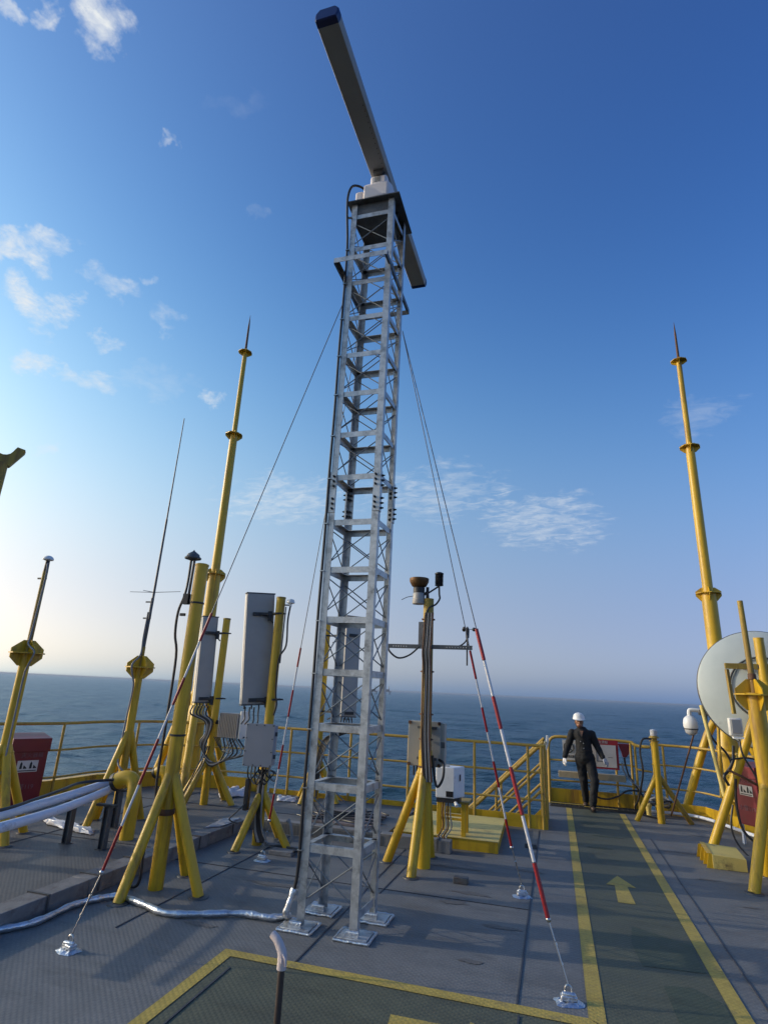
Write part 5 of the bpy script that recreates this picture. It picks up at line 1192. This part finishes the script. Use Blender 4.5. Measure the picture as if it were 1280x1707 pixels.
# steel tray and hose at the foot of the middle-left post
T = thing('deck_bracket', (-3.45, 7.3, 0), 'low steel tray with a bent grey hose at the foot of the middle left post', 'tray')
tb = (-3.3029, 7.3377)
MB().bb((tb[0]-.15, tb[1]-.06, .002), (tb[0]+.15, tb[1]+.10, .05)).build('tray', trunk_m, T, bevel=.004)
MB().path([(tb[0]-.10,tb[1]+.3,.30), (tb[0]-.09,tb[1]+.32,.32), (tb[0]-.04,tb[1]+.3,.24), (tb[0]-.02,tb[1]+.3,.10), (tb[0]-.10,tb[1]+.28,.05), (tb[0]-.35,tb[1]+.2,.04)], .018, 8, 5).build('hose', greycab, T)
MB().path([(tb[0]-.35,tb[1]+.25,.03), (tb[0],tb[1]+.22,.03), (tb[0]+.25,tb[1]+.15,.03), (tb[0]+.15,tb[1]+.0,.055)], .014, 8, 5).build('hose', blk, T)

# ================================================================== bent pipe in the foreground, boom crutch at the left edge
hx2, hy2 = -1.5649, 3.6095
zt2 = 0.4524
T = thing('vent_pipe', (hx2, hy2, 0), 'thin dark brown pipe with pale taped bent tip at the bottom edge', 'pipe')
MB().tube((hx2,hy2,.005), (hx2,hy2,zt2), .0195, .0195, 14).build('pipe', dark_pipe, T)
MB().path([(hx2,hy2,zt2-.01), (hx2,hy2,zt2+.05), (hx2-.012,hy2+.004,zt2+.08), (hx2-.045,hy2+.012,zt2+.12), (hx2-.085,hy2+.02,zt2+.145)], lambda t_: .028-.006*t_*t_, 12, 6).build('taped_tip', tape_m, T)
MB().path([(hx2+.01,hy2-.02,zt2+.07), (hx2+.03,hy2-.03,zt2+.05), (hx2+.038,hy2-.03,zt2+.02)], .006, 6, 3).path([(hx2-.0,hy2-.02,zt2+.06), (hx2+.008,hy2-.028,zt2+.03)], .007, 6, 0).build('loose_tape', tape_m, T)
q = Vector((-6.7554, 5.159, 4.5868))
T = thing('boom_crutch', (q.x, q.y, ZR), 'dark yellow forked crutch on a tall post, cut off by the left edge', 'boom crutch')
MB().tube((q.x,q.y,ZR), (q.x,q.y,q.z), .085, .085, 18).build('pole', yellow_old, T)
b = MB(); M_ = rotz(math.atan2(-q.x, q.y))
prof = [(-.10,-.03), (.10,-.03), (.12,.0), (.235,.20), (.225,.235), (.135,.25), (.115,.215)] + [(.105*math.cos(a), .215-.105*math.sin(a)) for a in [i*math.pi/8 for i in range(1, 8)]] + [(-.115,.215), (-.135,.25), (-.225,.235), (-.235,.20), (-.12,.0)]
b.prism([q + M_ @ Vector((u, -.05, v)) for u, v in prof], M_ @ Vector((0,.10,0))); b.build('fork', yellow_old, T, smooth=0)

# ================================================================== the walking person
def capsules(lst, n=12):
    b_ = MB()
    for it in lst:
        if len(it) == 4: b_.cap(it[0], it[1], it[2], it[3], n)
        else: b_.sph(it[0], 1.0, 16, 12, it[1], it[2] if len(it) == 3 and it[2] is not None else None)
    return b_
def remesh(o, vox, sm=4):
    r_ = o.modifiers.new('remesh', 'REMESH'); r_.mode = 'VOXEL'; r_.voxel_size = vox; r_.use_smooth_shade = True
    s2 = o.modifiers.new('smooth', 'SMOOTH'); s2.iterations = sm; s2.factor = .5
PX, PY = .56, 12.75
def pt(x, y, z): return Vector((PX+x, PY+y, z+.012))
head = pt(-.075, -.04, 1.565); neck0 = pt(-.045, -.01, 1.40); 
shL, shR = pt(-.215, 0, 1.345), pt(.150, .0, 1.345)
elL, wrL = pt(-.305, .02, 1.10), pt(-.385, -.06, .885)
elR, wrR = pt(.245, .02, 1.12), pt(.335, -.10, .92)
hiL, hiR = pt(-.085, 0, .88), pt(.085, 0, .88)
knL, anL = pt(-.045, .03, .50), pt(-.015, .20, .115)
knR, anR = pt(.150, -.16, .50), pt(.085, -.20, .10)
P_ = thing('person', (PX, PY, 0), 'person in dark coverall, white hard hat and gloves walking towards us on the walkway', 'person')
body = [(neck0, head, .055, .055), (head+Vector((0,0,.02)), (.075, .092, .105)), (head+Vector((0,-.012,-.065)), (.058, .066, .055)), (pt(-.03,0,1.36), pt(-.005,0,1.05), .12, .115),
        (pt(-.005,0,1.05), pt(0,0,.90), .12, .13), (shL, elL, .048, .038), (elL, wrL, .038, .026), (shR, elR, .048, .038), (elR, wrR, .038, .026), (shL, pt(-.03,0,1.36), .05, .07), (shR, pt(-.03,0,1.36), .05, .07),
        (hiL, knL, .085, .055), (knL, anL, .055, .036), (hiR, knR, .085, .055), (knR, anR, .055, .036), (pt(-.085,0,.88), pt(.085,0,.88), .09, .09)]
body += [(head+Vector((0,-.090,-.010)), head+Vector((0,-.102,-.032)), .009, .013), (head+Vector((-.074,.01,-.01)), (.010,.018,.030)), (head+Vector((.074,.01,-.01)), (.010,.018,.030)),
         (head+Vector((-.026,-.082,-.070)), head+Vector((.026,-.082,-.070)), .009, .009)]
def hand(w, d1, side, palm_n):
    """palm, four fingers of unequal length slightly curled, thumb off the side near its base"""
    d1 = d1.normalized(); s3 = side.normalized(); n3 = palm_n.normalized(); L_ = []
    L_.append((w, w+d1*.075, .024, .030))
    for s4 in (-.022, .0, .020): L_.append((w+d1*.03+s3*s4, w+d1*.085+s3*s4*1.2, .014, .013))
    for i, (o_, l_) in enumerate(((-.032, .060), (-.011, .078), (.011, .082), (.032, .072))):
        a_ = w+d1*.085+s3*o_; b2 = a_+d1*l_*.5+n3*.008+s3*o_*.15; c2 = b2+d1*l_*.35+n3*.028
        L_.append((a_, b2, .0095, .009)); L_.append((b2, c2, .009, .0075))
    t0 = w+d1*.030+s3*.030; t1 = t0+s3*.030+d1*.030; t2 = t1+d1*.030+n3*.012+s3*.004
    L_.append((t0, t1, .013, .011)); L_.append((t1, t2, .011, .009)); return L_
hL = hand(wrL, Vector((-.12, -.05, -1)), Vector((.55, -.8, 0)), Vector((.8, .55, 0)))
hR = hand(wrR, Vector((.62, -.2, -.75)), Vector((-.5, -.8, -.3)), Vector((-.6, .3, -.5)))
bo = capsules(body + hL + hR).build('body', skin_m, P_); remesh(bo, .009, 2)
cov = [(pt(-.03,0,1.335), pt(-.01,0,1.12), .150, .145), (pt(-.10,0,1.32), pt(.05,0,1.32), .115, .115), (pt(-.01,0,1.12), pt(0,0,.90), .145, .155), (shL, elL, .078, .064), (elL, wrL+(elL-wrL)*.08, .064, .048), (shR, elR, .078, .064), (elR, wrR+(elR-wrR)*.08, .064, .048),
       (pt(-.03,.02,1.40), (.10, .085, .05)), (hiL, knL, .108, .080), (knL, anL+Vector((0,0,.0)), .078, .066), (hiR, knR, .108, .082), (knR, anR, .080, .068), (pt(-.07,0,.90), pt(.07,0,.90), .125, .125)]
co = capsules(cov, 16)
co = co.build('coverall', navy_cloth, P_); remesh(co, .012, 3)
dsp = bpy.data.textures.new('folds', 'CLOUDS'); dsp.noise_scale = .07
dm = co.modifiers.new('folds', 'DISPLACE'); dm.texture = dsp; dm.strength = .022; dm.mid_level = .5
cl = MB(); c1 = pt(-.045, -.115, 1.30)
cl.prism([c1+Vector((-.075,-.0,.10)), c1+Vector((-.03,-.035,.085)), c1+Vector((-.002,-.045,-.03)), c1+Vector((-.06,-.035,.02))], (0, -.012, 0))
cl.prism([c1+Vector((.075,.0,.10)), c1+Vector((.035,-.035,.085)), c1+Vector((.002,-.045,-.03)), c1+Vector((.065,-.035,.02))], (0, -.012, 0)); cl.build('collar', navy_cloth, P_)
MB().prism([c1+Vector((-.032,-.030,.10)), c1+Vector((.034,-.030,.10)), c1+Vector((.0,-.040,-.02))], (0,-.006,0)).build('open_neck', skin_m, P_, smooth=0)
MB().lathe(pt(-.002,0,1.0), [(.150,0), (.157,.004), (.157,.036), (.150,.040)], 20).build('waistband', navy_cloth, P_)
b = MB()
for (x_, z_) in ((.0,1.17), (.005,1.08), (-.05,1.20)): b.sph(pt(x_-.02,-.152,z_), .009, 8, 6)
b.build('buttons', shiny, P_)
for (a_, t1) in ((anL, Vector((-.02, -.17, 0))), (anR, Vector((.01, -.19, 0)))):
    b = MB(); g0 = Vector((a_.x, a_.y+.02, .052)); b.cap(g0, g0+t1*.95, .042, .038, 12); b.cap(g0+Vector((0,0,.02)), a_+Vector((0,.0,.05)), .05, .058, 12); b.sph(g0+t1*.9+Vector((0,0,.008)), .047, 12, 8, (1,1.1,.8))
    bt = b.build('boot', boot_m, P_); remesh(bt, .010, 3)
    MB().prism([g0+Vector((x_*1.15, y_, -.0385)) for x_, y_ in ((-.04,.04), (.04,.04), (.045,-.10), (.04,-.21), (-.04,-.21), (-.045,-.10))], (0,0,.014)).build('sole', bolt_m, bt)
for hh in (hL, hR):
    fat = [(a1, b1, r1+.0025, r2+.0025) for (a1, b1, r1, r2) in hh] + [(hh[0][0]+(hh[0][0]-hh[0][1])*.35, hh[0][0], .034, .032)]
    gl = capsules(fat).build('glove', glove_m if hh is hL else mat('pale_grey_glove', (.35,.35,.38), .85), P_); remesh(gl, .006, 1)
hc_ = head+Vector((0,.0,.045))
hm_ = MB(); hm_.lathe(hc_, [(.118,-.004), (.118,.004), (.112,.012), (.110,.030), (.104,.065), (.085,.098), (.055,.118), (.02,.126), (.004,.127)], 28)
hv = hm_.build('hard_hat', white_p, P_, smooth=50)
MB().sph(hc_+Vector((0,-.055,.0)), 1.0, 20, 10, (.105,.105,.010), Matrix.Rotation(R(9), 3, 'X')).build('brim', white_p, hv)
MB().prism([hc_+Vector((-.010,-.09,.066)), hc_+Vector((.010,-.09,.066)), hc_+Vector((.010,-.03,.119)), hc_+Vector((.010,.05,.120)), hc_+Vector((-.010,.05,.120)), hc_+Vector((-.010,-.03,.119))], (0,0,.012)).build('ridge', white_p, hv)
MB().sph(head+Vector((0,.022,.015)), 1.0, 18, 12, (.082,.082,.095)).build('hair', hair_m, P_)
for s5 in (-1, 1):
    MB().sph(head+Vector((s5*.030,-.083,.002)), .0115, 10, 8, (1.2,.6,.6)).build('eye', sign_k, P_)
    MB().cap(head+Vector((s5*.016,-.092,.020)), head+Vector((s5*.046,-.084,.020)), .005, .004, 8).build('eyebrow', hair_m, P_)
MB().cap(head+Vector((-.020,-.090,-.070)), head+Vector((.020,-.090,-.070)), .005, .005, 8).build('lips', mat('lips', (.22,.06,.05), .5), P_)
MB().path([tuple(head+Vector((-.078,-.02,.02))), tuple(head+Vector((-.062,-.045,-.07))), tuple(head+Vector((0,-.06,-.125))), tuple(head+Vector((.062,-.045,-.07))), tuple(head+Vector((.078,-.02,.02)))], .005, 6, 5).build('chin_strap', hair_m, P_)

# ================================================================== far offshore platforms
far_m = mat('far_rig_steel', (0.20, 0.20, 0.21), .7)
def rig(px_x, px_y, s, label):
    T = thing('offshore_platform', (px_x, px_y, SEA), label, 'offshore platform', 'offshore platforms on the horizon')
    def bx(a, c): return MB().bb((px_x+a[0]*s, px_y+a[1]*s, SEA+a[2]*s), (px_x+c[0]*s, px_y+c[1]*s, SEA+c[2]*s))
    bx((-30,-20,18), (30,20,24)).build('deck_block', far_m, T); bx((-26,-15,24.1), (8,15,38)).build('module', far_m, T)
    for x_ in (-25, 25):
        for y_ in (-16, 16): bx((x_-2,y_-2,0), (x_+2,y_+2,18)).build('leg', far_m, T)
    MB().tube((px_x+16*s,px_y,SEA+24*s), (px_x+16*s,px_y,SEA+64*s), 5*s, 1.5*s, 4).build('derrick', far_m, T)
    MB().bar((px_x-20*s,px_y,SEA+38*s), (px_x-38*s,px_y,SEA+58*s), 1.6*s, 1.6*s).build('crane_boom', far_m, T)
rig(-1335.6, 4401.8, 1.0, 'left of two faint offshore platforms on the horizon, seen through the tower')
rig(-1393.7, 5009.8, 1.1, 'right of two faint offshore platforms on the horizon, just right of the tower')
